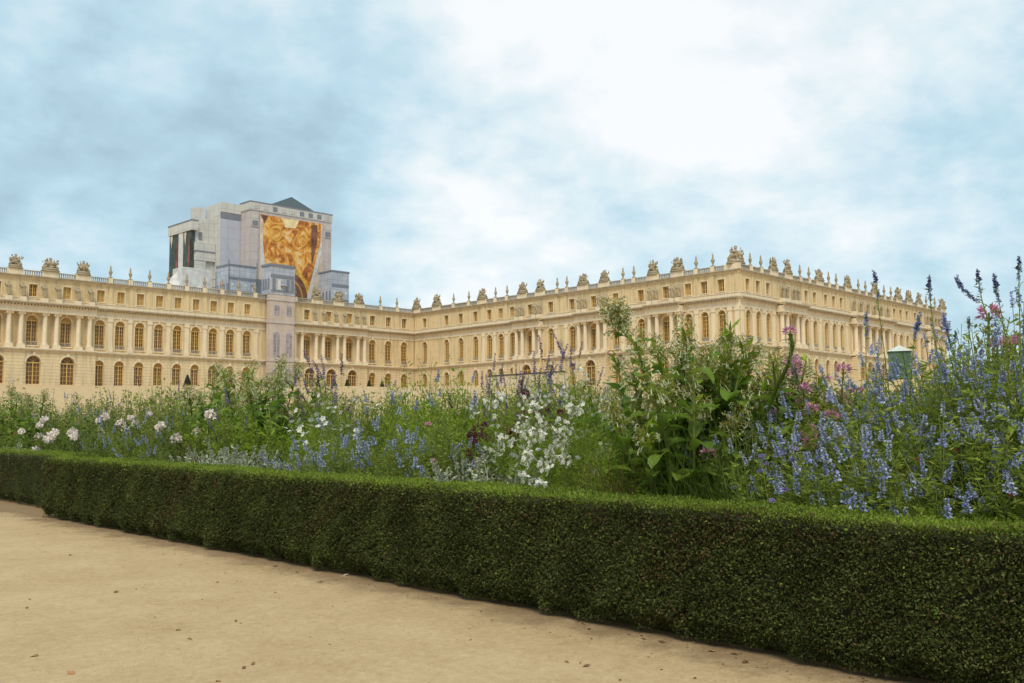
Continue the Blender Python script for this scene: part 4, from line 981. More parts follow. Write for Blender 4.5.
for px, py, X, w in ((78,410,9.3,'between the white roses'),(104,426,8.0,'right of the pink roses, lavender blue'),(128,424,8.0,'above the hedge, left of the yellow bushes'),(148,446,7.35,'very low, right behind the hedge'),(168,416,8.8,'below the pale rose cluster'),(60,402,10.2,'at the back near the arched windows')):
    P('salvia', px, py, X, 'pale blue salvia '+w, 'blue_salvia', 'salvia', flowers='pale', nf=12, wide=.75)
for px, py, w in ((140,402,'left of the orange-tinted leaves'),(160,404,'in the middle of the orange-tinted leaves'),(120,406,'behind the creamy roses')):
    P('yellowbush', px, py, 9.2, 'yellowish green bush '+w, 'yellow_green_bush', 'bush')
for px, py, X, w in ((112,392,10.6,'left'),(150,390,10.6,'middle'),(172,386,10.4,'right')):
    P('salvia', px, py, X, 'thin violet salvia spikes against the pale wall, %s of three' % {'left':'leftmost','middle':'middle one','right':'rightmost'}[w], 'violet_salvia', 'salvia', flowers='violet', nf=8, wide=.6)
# ---- big cream tobacco cluster
for px, py, X, w in ((200,384,9.9,'leftmost of the clump before the scaffold tower'),(222,374,9.6,'left of centre in the clump before the scaffold tower'),(246,378,9.2,'front centre of the clump before the scaffold tower'),(272,358,9.8,'tallest of the clump, its head before the scaffold tower'),(264,386,8.9,'low front of the clump before the scaffold tower'),(296,384,9.6,'rightmost of the clump before the scaffold tower')):
    P('tobacco', px, py, X, 'cream flowering tobacco, '+w, 'tobacco_plant', TOB, flowers='tobacco', nf=8, fs=1.15, wide=1.1)
for px, py, X in ((212,405,8.8),(240,410,8.5),(262,412,8.4),(282,408,8.7),(228,402,9.0),(300,410,8.6)):
    P('brightbush', px, py, X, 'bright green leafy bush below the cream tobacco flowers', 'bright_bush', 'bush', group='bright bushes under the tobacco clump', wide=1.4)
P('salvia', 238, 408, 8.3, 'deep violet-blue salvia under the cream tobacco clump', 'violet_salvia', 'salvia', flowers='violet', nf=10, wide=.8)
for px, py, w in ((205,446,'leftmost of the silver clump'),(218,438,'centre of the silver clump'),(228,434,'brightest of the silver clump'),(247,440,'right side of the silver clump'),(262,446,'low one right of the silver clump'),(286,442,'alone left of the front blue salvia')):
    P('miller', px, py, 7.4, 'silver-white dusty miller, '+w, 'dusty_miller', 'silver foliage', flowers='silverspike', nf=9, fs=1.25, wide=1.2)
P('drygrass', 190, 440, 7.5, 'reddish brown withered tuft left of the silver clump', 'dry_tuft', 'grass')
# ---- blue drift in the front at 300-400
for px, py, X, w in ((306,444,7.25,'left edge of the front blue drift, spilling over the hedge'),(326,440,7.3,'second in the front blue drift'),(346,436,7.4,'centre of the front blue drift'),(366,436,7.5,'right part of the front blue drift')):
    P('salvia', px, py, X, 'pale blue salvia, '+w, 'blue_salvia', 'salvia', flowers='pale', nf=13, fs=1.1, wide=.8)
for px, py, w in ((314,458,'leftmost of four'),(332,456,'second of four'),(352,458,'third of four'),(300,462,'smallest')):
    P('salvia', px, py, 7.26, 'low pale blue salvia hanging over the hedge edge below the white flowers, '+w, 'blue_salvia', 'salvia', flowers='pale', nf=14, fs=1.0, wide=.85)
for px, py, X, w in ((314,392,9.8,'left of the dark topiary cones'),(334,380,10.0,'before a ground floor arch'),(326,386,9.6,'just left of the tallest violet spike'),(304,392,10.0,'right of the tobacco clump')):
    P('salvia', px, py, X, 'violet salvia with long spikes '+w, 'violet_salvia', 'salvia', flowers='violet', nf=12, fs=1.35, wide=.6)
for px, py, X, w in ((350,396,9.0,'topped by a flat white bloom'),(338,414,8.4,'low, with cream blooms'),(366,392,9.4,'right of the topiary cones'),(330,426,8.0,'just above the front blue drift')):
    P('feather', px, py, X, 'feathery light green plant with small white flowers, '+w, 'white_flower_plant', 'flower', flowers='daisy', nf=9, fs=1.5)
for px, py, X, w in ((364,392,9.0,'with a clear blue spike left of the bright bushes'),(386,388,9.2,'with the tallest blue spike left of the bright bushes'),(396,410,8.3,'low in front of the bright bushes'),(425,364,9.6,'reaching up before the inner corner of the palace'),(441,396,8.6,'in front of the bright bushes, right side'),(395,432,7.7,'at the front, above dark leaves'),(424,430,7.7,'front centre, below the bright bushes'),(448,436,7.6,'front, left of the maroon blooms'),(465,418,8.0,'beside the maroon blooms'),(410,446,7.4,'lowest, almost on the hedge')):
    P('salvia', px, py, X, 'blue salvia '+w, 'blue_salvia', 'salvia', flowers='blue', nf=9, fs=1.15, wide=.85)
for px, py, w in ((404,384,'leftmost'),(418,374,'second from the left'),(437,382,'third from the left'),(458,368,'tallest, pointed'),(472,384,'rightmost'),(392,396,'low left')):
    P('brightbush', px, py, 9.0, 'upright bright green bush before the palace corner, '+w, 'bright_bush', 'bush', wide=.8)
for px, py in ((430,404),(450,402),(474,408),(410,404)):
    P('brightbush', px, py, 8.3, 'bright green bush among the blue salvias', 'bright_bush', 'bush', group='bright bushes among the blue salvias')
# ---- violet drift, maroon pompoms, white gaura
for px, py, X, w in ((484,384,10.0,'left end'),(500,382,10.0,'second from left'),(516,379,10.2,'centre left'),(532,382,10.0,'centre'),(548,378,10.2,'centre right'),(566,366,10.0,'right end, tallest')):
    P('salvia', px, py, X, 'violet-blue salvia in the drift below the site fence, '+w, 'violet_salvia', 'salvia', flowers='violet', nf=20, fs=1.1, wide=.8)
for px, py, X, w in ((494,402,8.8,'left of the white flowers'),(502,420,8.2,'lower pair left of the white flowers'),(540,394,9.0,'behind the white flowers'),(524,388,9.6,'dark heads in the violet drift'),(486,424,8.2,'lowest, beside the silver leaves'),(556,404,8.8,'between white blooms')):
    P('wiry', px, py, X, 'thin stemmed plant with dark maroon blooms '+w, 'maroon_flower', 'flower', flowers='pompom', nf=12, fs=1.35, wide=1.2)
for px, py, w in ((452,428,'beside the blue salvias'),(446,432,'left of the silver leaves')):
    P('bush', px, py, 8.0, 'low plant with faded pink blooms '+w, 'pink_flower', 'flower', flowers='pink', nf=5)
for px, py, w in ((470,440,'left one below the maroon blooms'),(488,438,'right one below the maroon blooms'),(498,446,'next to the leaning white sprays')):
    P('miller', px, py, 7.4, 'grey-white silver foliage, '+w, 'dusty_miller', 'silver foliage', flowers='silverspike', nf=6, wide=1.5)
for px, py, X, w in ((520,408,8.0,'left of the white mass'),(538,396,8.4,'upper left of the white mass'),(556,384,8.8,'back centre of the white mass'),(572,374,9.0,'topmost of the white mass'),(592,388,8.8,'right of the white mass'),(545,420,7.8,'front centre of the white mass'),(580,408,8.0,'centre right of the white mass'),(562,430,7.5,'low front of the white mass')):
    P('feather', px, py, X, 'white flowering gaura with arching sprays, '+w, 'white_gaura', 'gaura', flowers='white', nf=7, fs=1.0, vert=.2)
# sprays leaning down over the hedge
def spray(pts, label, flower='white', every=.10, fs=.95, name='white_spray'):
    W3 = [Vector(sight(*p)) for p in pts]; base = W3[0]
    root = thing(name, base, label, 'flower'); mb = MB(); loc = [(w-base) for w in W3]; mb.tube(loc, .005, .0025, 4, 0)
    A = np.array([list(v) for v in loc]); n = int(len(pts)*10); Pp, T = along(A, np.linspace(.05,.95,n)); mb.quads(leafq(Pp, T+rng.normal(0,.6,T.shape), .05, .011), 1)
    link('stem', mb.mesh('stem', [M['g_stem'], M['g_mid']]), root)
    n = max(3, int(sum((a-b).length for a, b in zip(W3, W3[1:]))/every)); Pp, T = along(A, np.linspace(.35, 1, n))
    for j, p in enumerate(Pp):
        o = link('flower', FL[flower][j % len(FL[flower])], root, p+rng.normal(0,.012,3), tuple(rng.uniform(-.6,.6,3))); k = fs*rng.uniform(.8,1.25); o.scale = (k,k,k)
spray([(560,440,7.5),(550,425,7.3),(535,430,7.1),(528,452,6.95),(526,478,6.85)], 'white flower spray leaning out over the hedge, tip lowest of all')
spray([(575,432,7.6),(556,446,7.2),(545,462,7.0),(540,490,6.75)], 'white flower spray hanging onto the hedge top')
spray([(562,420,7.6),(545,400,7.5),(528,410,7.4),(512,440,7.3)], 'white flower spray bending to the left')
spray([(588,420,7.6),(580,400,7.5),(570,415,7.4),(560,452,7.2)], 'white flower spray drooping amid the feathery leaves')
# ---- feathery & grassy zone 590-650
for px, py, X in ((598,404,8.4),(612,420,8.0),(630,430,7.8),(605,440,7.5),(590,432,7.6),(640,418,8.2),(624,448,7.4),(650,440,7.6)):
    P('feather', px, py, X, 'fine feathery yellow-green plant left of the big tobacco leaves', 'feathery_plant', 'plant', group='feathery plants before the big tobacco', wide=.9)
for px, py in ((600,462),(618,458),(634,462),(585,468),(650,464)):
    P('drygrass', px, py, 7.3, 'withered brown tuft behind the hedge, below the feathery leaves', 'dry_tuft', 'grass', group='withered tufts', wide=1.2)
# ---- hero tobacco clump
for px, py, X, w in ((612,378,9.0,'small one left of the tall leaning stem'),(648,366,8.1,'in the centre foreground under the leaning stem'),(682,350,7.9,'left half of the big leafy head'),(704,326,8.1,'tallest of the big leafy head'),(722,338,8.3,'right half of the big leafy head'),(698,340,8.5,'behind the big leafy head'),(738,352,8.3,'right shoulder of the big leafy head'),(668,362,8.2,'left shoulder of the big leafy head'),(690,376,7.6,'low, with the largest leaves'),(660,392,7.55,'lowest, left of the largest leaves'),(766,352,8.8,'wilting, right of the dark verbena'),(786,372,8.4,'wilting, beside the thick bent stalk')):
    P('tobacco', px, py, X, 'big leaved flowering tobacco, '+w, 'tobacco_plant', TOB, flowers='tobacco', nf=9, fs=.9, wide=1.15)
def leaning_tobacco(pts, label):
    W3 = [Vector(sight(*p)) for p in pts]; base = W3[0]; root = thing('tobacco_plant', base, label, TOB)
    loc = [w-base for w in W3]; mb = MB(); mb.tube(loc, .016, .008, 6, 1)
    A = np.array([list(v) for v in loc])
    for k, t in enumerate((.12,.25,.38,.45,.52,.6,.66)): Pp, T = along(A, np.array([t])); big_leaf(mb, Pp[0], 2.2*k+.8, .34-.02*k, .14, .6, 1.2, 0)
    Pp, T = along(A, np.linspace(.7,1,30)); mb.quads(leafq(Pp, T+rng.normal(0,.7,T.shape), .08, .022), 2)
    link('foliage', mb.mesh('tobacco_foliage', [M['g_tobacco'], M['g_stem'], M['g_bright']]), root)
    for j, t in enumerate(np.linspace(.74,1,7)):
        Pp, T = along(A, np.array([t])); o = link('flower_head', FL['tobacco'][j%3], root, Pp[0]+rng.normal(0,.03,3), (rng.normal(0,.4), rng.normal(0,.4), rng.uniform(0,6))); o.scale = (.95,.95,.95)
leaning_tobacco([(668,470,8.2),(660,420,8.15),(648,372,8.1),(634,345,8.05),(620,325,8.0),(612,312,7.95)], 'tall tobacco stem leaning left in front of the palace side facade')
for px, py, X in ((720,405,8.9),(745,406,8.6),(770,412,8.4),(735,430,8.0),(760,432,7.9)):
    P('darkbush', px, py, X, 'dark leafy bush under the big tobacco plants', 'leafy_bush', 'bush', group='dark bushes under the big tobacco')
for px, py in ((672,446),(690,448),(706,450),(724,452),(742,450),(758,452),(662,456),(775,462)):
    P('blade', px, py, 7.35, 'tuft of arching narrow green leaves behind the hedge, below the tobacco', 'grass_tuft', 'grass', group='narrow leaved tufts', wide=1.1)
for px, py, X, w in ((700,352,8.9,'left'),(718,346,8.7,'middle'),(738,334,8.9,'tallest, right'),(655,362,8.9,'between the tobacco heads')):
    P('wiry', px, py, X, 'wiry verbena with small dark purple heads, '+w, 'purple_verbena', 'verbena', flowers='verbena', nf=14, fs=1.1, wide=1.1)
P('cleome', 712, 436, 7.7, 'pink spider flower standing low before the dark bushes', 'spider_flower', 'spider flower', flowers='cleome', nf=1, fs=1.2, wide=.6, rz=0)
for px, py, X, w in ((790,338,8.6,'on the thick bent stalk'),(806,346,8.8,'right of the thick bent stalk'),(797,368,8.3,'below the bent stalk tip'),(834,352,8.8,'before the palace ledge'),(842,372,8.4,'lower right of the pink group'),(824,392,8.2,'lowest of the pink group'),(986,318,8.6,'high against the sky at the right'),(960,356,8.9,'small, left of the high pink one'),(1012,345,8.4,'at the right edge'),(800,408,8.0,'amid the blue salvias')):
    P('cleome', px, py, X, 'pink spider flower '+w, 'spider_flower', 'spider flower', flowers='cleome', nf=5, fs=1.05 if px < 900 else 1.4, wide=.5)
# thick bent seed stalk
W3 = [Vector(sight(*p)) for p in ((752,450,8.0),(768,410,7.95),(778,385,7.9),(788,365,7.88),(793,345,7.85),(790,334,7.84))]
st_root = thing('spider_flower_stalk', W3[0], 'thick dark green seed stalk bending up beneath a pink flower', 'seed stalk')
mb = MB(); loc = [w-W3[0] for w in W3]; mb.tube(loc, .012, .016, 6, 0); A = np.array([list(v) for v in loc]); Pp, T = along(A, np.linspace(.3,1,420)); mb.quads(leafq(Pp, T*.5+rng.normal(0,.8,T.shape), .035, .006), 0)
link('stem', mb.mesh('seed_stalk', [M['g_dark']]), st_root); o = link('flower_head', FL['cleome'][0], st_root, loc[-1])
# ---- right end: large blue salvias
i = 0
GB = 'blue salvias massed at the right end of the bed'
for px, py, X in ((768,436,8.0),(792,414,8.2),(816,420,7.8),(838,398,8.4),(858,376,8.9),(862,410,8.0),(884,372,8.8),(896,392,8.2),(918,356,8.8),(932,378,8.2),(946,350,8.8),(962,372,8.0),(980,352,8.4),(1000,360,8.0),(1018,338,8.4),(1038,352,8.0),(1060,330,8.4),(1085,345,8.0),(850,440,7.6),(884,432,7.5),(912,424,7.5),(944,428,7.4),(974,420,7.4),(1004,424,7.4),(1034,416,7.4),(1070,410,7.4),(872,462,7.2),(820,452,7.4)):
    P('salvia', px, py, X, 'large blue salvia with many light blue spikes, massed at the right end of the bed', 'blue_salvia', 'salvia', group=GB, flowers='blue', nf=34, fs=.95, wide=1.1)
for px, py, X, w in ((786,456,7.3,'left cluster beside the brown tuft'),(800,462,7.2,'right cluster, brightest'),(776,466,7.2,'lowest, on the hedge edge')):
    P('bush', px, py, X, 'low plant with lilac flower heads, '+w, 'lilac_flower', 'flower', flowers='lilac', nf=7, fs=.8)
for px, py, X in ((812,384,8.9),(826,404,8.4),(850,392,8.8),(900,410,8.2),(925,400,8.4),(955,392,8.4),(985,388,8.4),(1012,380,8.4),(1040,380,8.4)):
    P('feather', px, py, X, 'fine light green foliage threaded through the blue salvias', 'feathery_plant', 'plant', group='fine foliage among the blue salvias', wide=1.2)
for px, py, X in ((1008,318,9.0),(1024,304,9.0),(1046,300,9.2)):
    P('yellowbush', px, py, X, 'yellow-green bush rising at the right edge, behind the salvias', 'yellow_green_bush', 'bush', group='yellow-green bushes at the right edge')
for px, py, w in ((1020,428,'at the right edge'),(938,446,'centre of the salvias'),(952,440,'right of the small red bloom')):
    P('bush', px, py, 7.5, 'small plant with orange-red blooms among the salvias, '+w, 'red_flower', 'flower', flowers='red', nf=2)
# tall stems against the sky
def tall(pts, label, tip=1.0, blooms=4, kind='tip'):
    W3 = [Vector(sight(*p)) for p in pts]; root = thing('tall_salvia_stem', W3[0], label, 'salvia stem'); loc = [w-W3[0] for w in W3]
    mb = MB(); mb.tube(loc, .0055, .0025, 4, 0); A = np.array([list(v) for v in loc]); Pp, T = along(A, np.linspace(.15,.8,26)); mb.quads(leafq(Pp, T*.6+rng.normal(0,.6,T.shape), .045, .010), 0)
    link('stem', mb.mesh('salvia_stem', [M['g_mid']]), root)
    d = (loc[-1]-loc[-2]).normalized(); o = link('flower_spike', FL[kind][0], root, loc[-1]-d*.06); o.rotation_mode = 'QUATERNION'; o.rotation_quaternion = d.to_track_quat('Z','Y'); o.scale = (tip,)*3
    for j, t in enumerate(np.linspace(.62,.93,blooms)):
        Pp, T = along(A, np.array([t])); o = link('flower_spike', FL['tip' if j % 2 else 'blue'][0], root, Pp[0]); q = Vector(T[0]+rng.normal(0,.12,3)).to_track_quat('Z','Y'); o.rotation_mode = 'QUATERNION'; o.rotation_quaternion = q; o.scale = (.6,.6,.55)
tall([(890,400,7.9),(884,350,7.8),(879,310,7.75),(876,284,7.7),(875,275,7.7)], 'tall thin salvia stem whose dark tip stands over the palace roof', .95, 3)
tall([(945,400,7.6),(935,340,7.5),(931,308,7.5),(929,290,7.5),(929,280,7.5)], 'tall salvia stem at the end of the palace roofline', 1.0, 4)
tall([(1000,400,7.6),(992,335,7.5),(982,300,7.4),(979,284,7.4),(978,274,7.4)], 'tall salvia stem rising above the arching one', 1.0, 2)
tall([(1024,400,7.5),(1010,340,7.4),(999,316,7.4),(988,306,7.35),(974,299,7.35),(962,288,7.3),(957,280,7.3)], 'long salvia stem arching to the left against the sky', .9, 9)
tall([(1010,400,7.5),(1006,340,7.4),(1001,312,7.4),(997,292,7.4),(995,280,7.4)], 'tall salvia stem with a curved dark blue tip', 1.1, 5)
tall([(1022,400,7.4),(1020,330,7.3),(1019,290,7.3),(1019,268,7.3),(1019,262,7.3)], 'tallest bare salvia stem near the right frame edge', 1.0, 2)
tall([(910,400,7.7),(912,360,7.6),(915,335,7.6),(918,322,7.6)], 'salvia stem with a blue tip before the palace end wall', 1.1, 5, 'blue')
tall([(966,400,7.7),(957,372,7.6),(950,345,7.6),(945,322,7.6)], 'salvia stem leaning left beside the palace end wall', 1.1, 5, 'blue')
tall([(955,400,7.9),(955,360,7.9),(955,338,7.9),(955,330,7.9)], 'short thin salvia stem alone against the sky', .6, 1)
tall([(968,400,7.9),(969,350,7.9),(969,325,7.9),(969,316,7.9)], 'thin straight salvia stem against the sky, left of the pink flower', .6, 1)
tall([(868,420,7.9),(866,370,7.9),(866,330,7.8),(866,318,7.8)], 'salvia stem with a blue bloom before the palace attic', .9, 2, 'blue')

# ---- topiary cones, site fence and green tent near the palace
def topiary(x, y, h, label):
    root = thing('topiary_cone', (x, y, gz(x, y)), label, 'topiary', 'clipped cones below the palace')
    mb = MB(); mb.lathe([(.62,.1),(.66,.35),(.5,h*.5),(.28,h*.8),(.05,h*.99)], 12); link('inner_twigs', mb.mesh('cone_core', M['hedge_core']), root)
    n = 2600; t = rng.random(n); a = rng.uniform(0,2*PI,n); r = .78*(1-t)**.8+.05; Pn = np.stack([np.cos(a)*r, np.sin(a)*r, .1+t*(h-.1)], 1); D = Pn*np.array([1,1,0])+rng.normal(0,.3,Pn.shape)+np.array([0,0,.3])
    mb = MB(); mb.quads(leafq(Pn, D, .10, .06)); link('clipped_leaves', mb.mesh('cone_leaves', M['hedge_leaf']), root)
for px, w in ((334,'leftmost of four'),(347,'second from left'),(369,'third from left'),(382,'rightmost of four')):
    p = sight(px, 400, 1); d = p/np.hypot(p[0], p[1]); k = 190/d[1]; topiary(d[0]*k, 190, 2.9, 'small dark clipped cone before the ground floor arches, '+w)
p = sight(187, 400, 1); d = p/np.hypot(p[0], p[1]); topiary(d[0]*190/d[1], 190, 2.6, 'dark reddish cone standing alone before the left wing')
fence = thing('site_fence', (150, 146.5, gz(150,146.5)), 'long pale site fence with a dark top rail, below the side facade', 'fence'); fo = -Vector(fence.location)
z = 13.76
mb = MB()
for k in range(11): y0 = 135.6+k*2; mb.box(149.96,150.04,y0+.04,y0+1.92,gz(150,y0)+.05,z-.3)
link('panel', mb.mesh('panel', plain('fence_panel_cream', (.62,.52,.36), .8)), fence, fo)
mb = MB(); mb.box(149.85,150.15,135.4,157.8,z-.28,z); link('top_rail', mb.mesh('top_rail', plain('fence_rail_dark', (.07,.06,.05), .7)), fence, fo)
for k in range(12):
    y0 = 135.6+k*2; mb = MB(); mb.box(-.05,.05,-.05,.05,0,z-.3-gz(150,y0)+.02); link('post', mb.mesh('post', M['roof']), fence, fo+Vector((150.12,y0-.02,gz(150,y0))))
tx, ty = 186.0, 83.0; tz = gz(tx, ty)
tent = thing('green_tent', (tx, ty, tz), 'green fabric tent with a white top in front of the garden facade', 'tent', rz=math.radians(-66)+PI/2)
mb = MB(); mb.box(-3.6,3.6,-2,2,0,4.9); 
link('side_cloth', mb.mesh('tent_side', plain('tent_green', (.07,.13,.085), .8, 0, .4, .8)), tent)
mb = MB(); mb.add([(-3.9,-2.2,5.0),(3.9,-2.2,5.0),(3.9,2.2,5.0),(-3.9,2.2,5.0),(-2.4,0,6.2),(2.4,0,6.2)], [(0,1,5,4),(1,2,5),(2,3,4,5),(3,0,4),(0,3,2,1)]); link('tent_roof', mb.mesh('tent_roof', plain('tent_white', (.50,.54,.48), .7)), tent)
for sx in (-3.7, 3.7):
    mb = MB(); mb.tube([(sx,-2.1,0),(sx,-2.1,5)], .06, .06, 6); link('tent_pole', mb.mesh('tent_pole', M['roof']), tent)

# ---- bits on the path
M['dry_leaf'] = leafmat('fallen_leaf', (.16,.07,.03), (.26,.13,.05), trans=.1, rough=.8); M['dry_orange'] = leafmat('fallen_orange_leaf', (.45,.20,.08), None, trans=.1, rough=.8)
M['litter'] = plain('pale_scrap', (.62,.50,.42), .8)
def leaf_on_path(px, py, L, mat, label, name='fallen_leaf', cat='fallen leaf', group='dry leaves on the path'):
    d = CM @ np.array([px-512, 341.5-py, -1011.]); t = 0.5; p = None
    for _ in range(12):
        tz_ = gz(*(d[:2]*t)) if p is not None else 0; t = (tz_+.004-1.6)/d[2]; p = d*t
    x, y = d[0]*t, d[1]*t; zz_ = gz(x, y)
    mb = MB(); n = 5; V = []
    for i in range(n+1):
        s_ = i/n; w = L*.32*math.sin(PI*min(.98,s_*.9+.06)); V += [(L*(s_-.5), w, .004+.005*math.sin(s_*5)+.004), (L*(s_-.5), 0, .004+.004*math.sin(s_*5)), (L*(s_-.5), -w, .004+.006*math.sin(s_*4+1)+.003)]
    F_ = []
    for i in range(n): F_ += [(3*i,3*i+1,3*i+4,3*i+3),(3*i+1,3*i+2,3*i+5,3*i+4)]
    mb.add(V, F_); mb.tube([(-L*.5,0,.01),(-L*.72,.004,.006)], .0012, .001, 3)
    o = link(name, mb.mesh(name, M[mat]), None, (x, y, zz_), (0,0,rng.uniform(0,6))); tag(o, label, cat, group)
for px, py, L in ((116,592,.06),(34,656,.05),(27,608,.035),(178,630,.04),(190,639,.035),(275,566,.06),(244,668,.04),(253,664,.035),(236,621,.035),(70,555,.05),(586,666,.055),(735,654,.055),(745,662,.07),(662,642,.06),(589,629,.045),(695,678,.03),(567,662,.03),(644,639,.035),(297,572,.05),(320,582,.05),(760,640,.05),(470,640,.02)):
    leaf_on_path(px, py, L, 'dry_leaf', 'small dry brown fallen leaf lying flat on the sandy path')
leaf_on_path(71, 673, .07, 'dry_orange', 'orange-brown fallen leaf near the bottom left corner, the biggest on the path', group=None)
leaf_on_path(711, 651, .06, 'dry_orange', 'orange-tan fallen leaf on the path close to the hedge foot', group=None)
leaf_on_path(218, 681, .04, 'dry_orange', 'small bright orange leaf at the bottom edge of the path', group=None)
leaf_on_path(217, 582, .05, 'litter', 'pale grey-white scrap on the middle of the path', 'paper_scrap', 'litter', None)
leaf_on_path(346, 575, .09, 'litter', 'whitish pink crumpled scrap at the foot of the hedge', 'paper_scrap', 'litter', None)
for px, py, h_, lab in ((772,647,.06,'tiny bright green sprout at the hedge foot'),(907,674,.05,'tiny green sprout at the hedge foot near the bottom right')):
    d = CM @ np.array([px-512, 341.5-py, -1011.]); t = (0-1.6)/d[2]; x, y = d[0]*t, d[1]*t
    mb = MB(); n = 9; a = rng.uniform(0,2*PI,n); D = np.stack([np.cos(a), np.sin(a), .9+0*a], 1); mb.quads(leafq(np.zeros((n,3)), D, h_, h_*.45)); o = link('green_sprout', mb.mesh('green_sprout', M['g_bright']), None, (x,y,gz(x,y))); tag(o, lab, 'sprout')
# grit and crumbs, denser along the hedge foot
mb = MB(); n = 16000
y = rng.uniform(-1, 20, n); x = np.where(rng.random(n) < .5, 6.42-np.abs(rng.normal(0,.35,n)), rng.uniform(-1, 6.3, n))
s_ = rng.uniform(.0015,.0055,n)*np.where(rng.random(n) < .05, 2.4, 1)
zc = np.array([gz(a, b) for a, b in zip(x, y)]); C = np.stack([x, y, zc+s_*.12], 1)
for i in range(3):
    a = rng.uniform(0, PI, n); u = np.stack([np.cos(a), np.sin(a), 0*a], 1)*s_[:,None]*rng.uniform(.6,1.3,(n,1)); v = np.stack([-np.sin(a), np.cos(a), 0*a], 1)*s_[:,None]*.7; w = np.array([0,0,1.])*s_[:,None]*.5
    q = np.stack([C-u, C-v+w*.9, C+u, C+v+w*.6], 1) if i else np.stack([C-u-v*.6+w*.6, C+u-v*.6+w*.7, C+u+v*.6+w*.5, C-u+v*.6+w*.8], 1)
    mb.quads(q[:n//2], 0); mb.quads(q[n//2:], 1)
M['grit_b'] = leafmat('brown_crumbs', (.17,.10,.05), (.30,.19,.10), trans=0, rough=.9); M['grit_l'] = leafmat('pale_grit', (.42,.30,.19), (.62,.50,.38), trans=0, rough=.9)
tag(link('gravel_grit', mb.mesh('gravel_grit', [M['grit_b'], M['grit_l']])), 'fine grit and brown leaf crumbs scattered on the sandy path', 'gravel', kind='stuff')

# camera ------------------------------------------------------------
cam = bpy.data.cameras.new('camera'); co = bpy.data.objects.new('camera', cam); COL.objects.link(co); SC.camera = co
cam.sensor_width = 36; cam.lens = 1011/1024*36; cam.clip_end = 5000; cam.clip_start = .05
R_ = Matrix(((0.70837191,-0.05740735,-0.70350098),(-0.70579573,-0.0686946,-0.7050769),(-0.00785013,0.99598466,-0.08917919)))
co.matrix_world = Matrix.Translation((0,0,1.6)) @ R_.to_4x4()

# light --------------------------------------------------------------
SUN_AZ, SUN_EL = 222.0, 55.0     # direction the light comes from, degrees from +X towards +Y
sun = bpy.data.lights.new('sun', 'SUN'); so = bpy.data.objects.new('sun', sun); COL.objects.link(so)
sun.energy = 2.7; sun.angle = math.radians(25); sun.color = (1.0, .91, .76)
a, e = math.radians(SUN_AZ), math.radians(SUN_EL)
sd = Vector((math.cos(a)*math.cos(e), math.sin(a)*math.cos(e), math.sin(e)))
so.rotation_euler = sd.to_track_quat('Z', 'Y').to_euler()
so.location = (0, 0, 60)
W = bpy.data.worlds.new('World'); SC.world = W; W.use_nodes = True
nt = W.node_tree; nt.nodes.clear()
out = nt.nodes.new('ShaderNodeOutputWorld'); bg = nt.nodes.new('ShaderNodeBackground'); nt.links.new(bg.outputs[0], out.inputs[0])
sky = nt.nodes.new('ShaderNodeTexSky'); sky.sky_type = 'NISHITA'; sky.sun_disc = False; sky.sun_elevation = e; sky.sun_rotation = math.radians(90)-a
tc = nt.nodes.new('ShaderNodeTexCoord'); nrm = N(nt, 'ShaderNodeVectorMath', operation='NORMALIZE'); nt.links.new(tc.outputs['Generated'], nrm.inputs[0])
sep = N(nt, 'ShaderNodeSeparateXYZ'); nt.links.new(nrm.outputs[0], sep.inputs[0])
zz = N(nt, 'ShaderNodeMath', operation='MAXIMUM'); zz.inputs[1].default_value = 0; nt.links.new(sep.outputs[2], zz.inputs[0])
z2 = N(nt, 'ShaderNodeMath', operation='ADD'); z2.inputs[1].default_value = .42; nt.links.new(zz.outputs[0], z2.inputs[0])
dx = N(nt, 'ShaderNodeMath', operation='DIVIDE'); nt.links.new(sep.outputs[0], dx.inputs[0]); nt.links.new(z2.outputs[0], dx.inputs[1])
dy = N(nt, 'ShaderNodeMath', operation='DIVIDE'); nt.links.new(sep.outputs[1], dy.inputs[0]); nt.links.new(z2.outputs[0], dy.inputs[1])
cb = N(nt, 'ShaderNodeCombineXYZ'); cb.inputs[2].default_value = 3.7; nt.links.new(dx.outputs[0], cb.inputs[0]); nt.links.new(dy.outputs[0], cb.inputs[1])
cn = N(nt, 'ShaderNodeTexNoise', Scale=2.9, Detail=8.0, Roughness=.52, Distortion=.15); nt.links.new(cb.outputs[0], cn.inputs['Vector'])
cn2 = N(nt, 'ShaderNodeTexNoise', Scale=7.0, Detail=8.0, Roughness=.58, Distortion=.1); nt.links.new(cb.outputs[0], cn2.inputs['Vector'])
cn3 = N(nt, 'ShaderNodeTexNoise', Scale=14.0, Detail=7.0, Roughness=.6); nt.links.new(cb.outputs[0], cn3.inputs['Vector'])
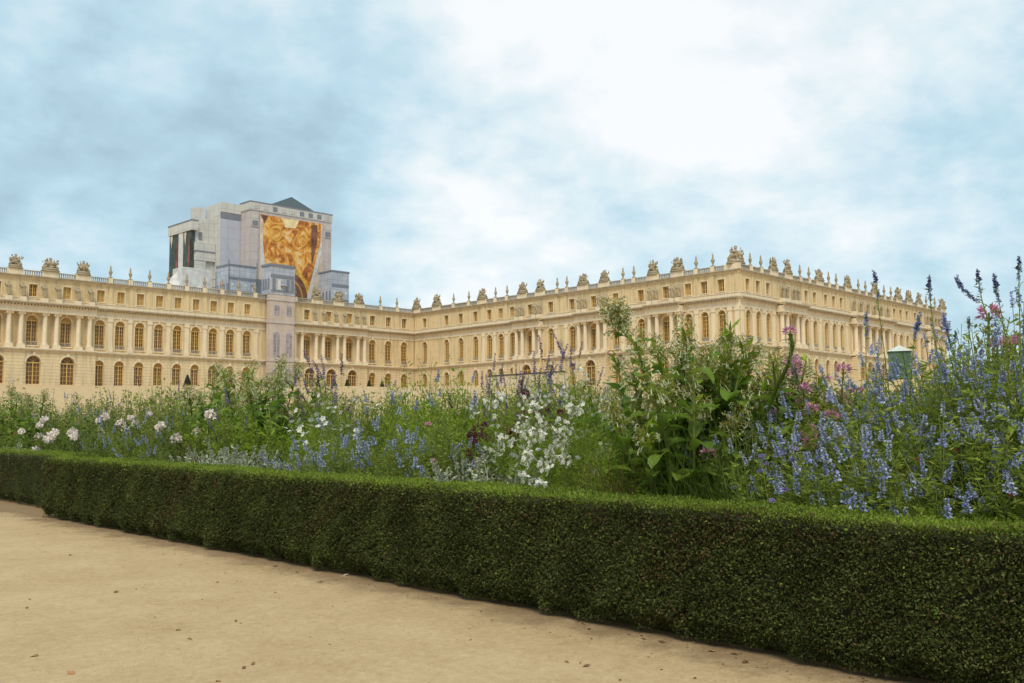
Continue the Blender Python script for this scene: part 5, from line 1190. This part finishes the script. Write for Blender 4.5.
def lobe(d, lo, hi, w):
    dp = N(nt, 'ShaderNodeVectorMath', operation='DOT_PRODUCT'); dp.inputs[1].default_value = Vector(d).normalized(); nt.links.new(nrm.outputs[0], dp.inputs[0])
    mr = N(nt, 'ShaderNodeMapRange', interpolation_type='SMOOTHSTEP'); mr.inputs[1].default_value = math.cos(math.radians(hi)); mr.inputs[2].default_value = math.cos(math.radians(lo)); mr.inputs[4].default_value = w
    nt.links.new(dp.outputs['Value'], mr.inputs[0]); return mr.outputs[0]
def add(*o):
    r = o[0]
    for q in o[1:]:
        m = N(nt, 'ShaderNodeMath', operation='ADD'); nt.links.new(r, m.inputs[0]); nt.links.new(q, m.inputs[1]); r = m.outputs[0]
    return r
def mul(o, k):
    m = N(nt, 'ShaderNodeMath', operation='MULTIPLY'); nt.links.new(o, m.inputs[0]); m.inputs[1].default_value = k; return m.outputs[0]
def off_(o, k):
    m = N(nt, 'ShaderNodeMath', operation='ADD'); nt.links.new(o, m.inputs[0]); m.inputs[1].default_value = k; return m.outputs[0]
# brightness field: thin bright cloud where the hidden sun stands in front, denser grey-blue cloud to the left
field = add(mul(cn.outputs[0], 1.15), mul(cn2.outputs[0], .50), mul(cn3.outputs[0], .20), lobe((.7824,.5071,.3616), 1, 15, .20), lobe((.7128,.6463,.27), 1, 14, .15), lobe((.6656,.7246,.17), 1, 10, .15), lobe((.80,.45,.50), 1, 20, .10), lobe((.42,.82,.38), 2, 24, -.085), lobe((.86,.30,.30), 1, 12, .05))
field = off_(mul(field, .88), -.335)
col = ramp(nt, field, [(.22,(.42,.585,.69)),(.35,(.49,.69,.80)),(.47,(.58,.80,.91)),(.60,(.77,.92,.98)),(.80,(1.05,1.07,1.07))])
mx = N(nt, 'ShaderNodeMix', data_type='RGBA'); mx.inputs[0].default_value = .88
sk = N(nt, 'ShaderNodeVectorMath', operation='SCALE'); sk.inputs['Scale'].default_value = .10; nt.links.new(sky.outputs[0], sk.inputs[0])
nt.links.new(sk.outputs[0], mx.inputs[6]); nt.links.new(col, mx.inputs[7]); nt.links.new(mx.outputs[2], bg.inputs[0]); bg.inputs[1].default_value = 1.0
SC.view_settings.view_transform = 'Standard'; SC.view_settings.look = 'None'; SC.view_settings.exposure = 0; SC.view_settings.gamma = 1; SC.view_settings.use_curve_mapping = False
SC.render.resolution_x = 1024; SC.render.resolution_y = 683
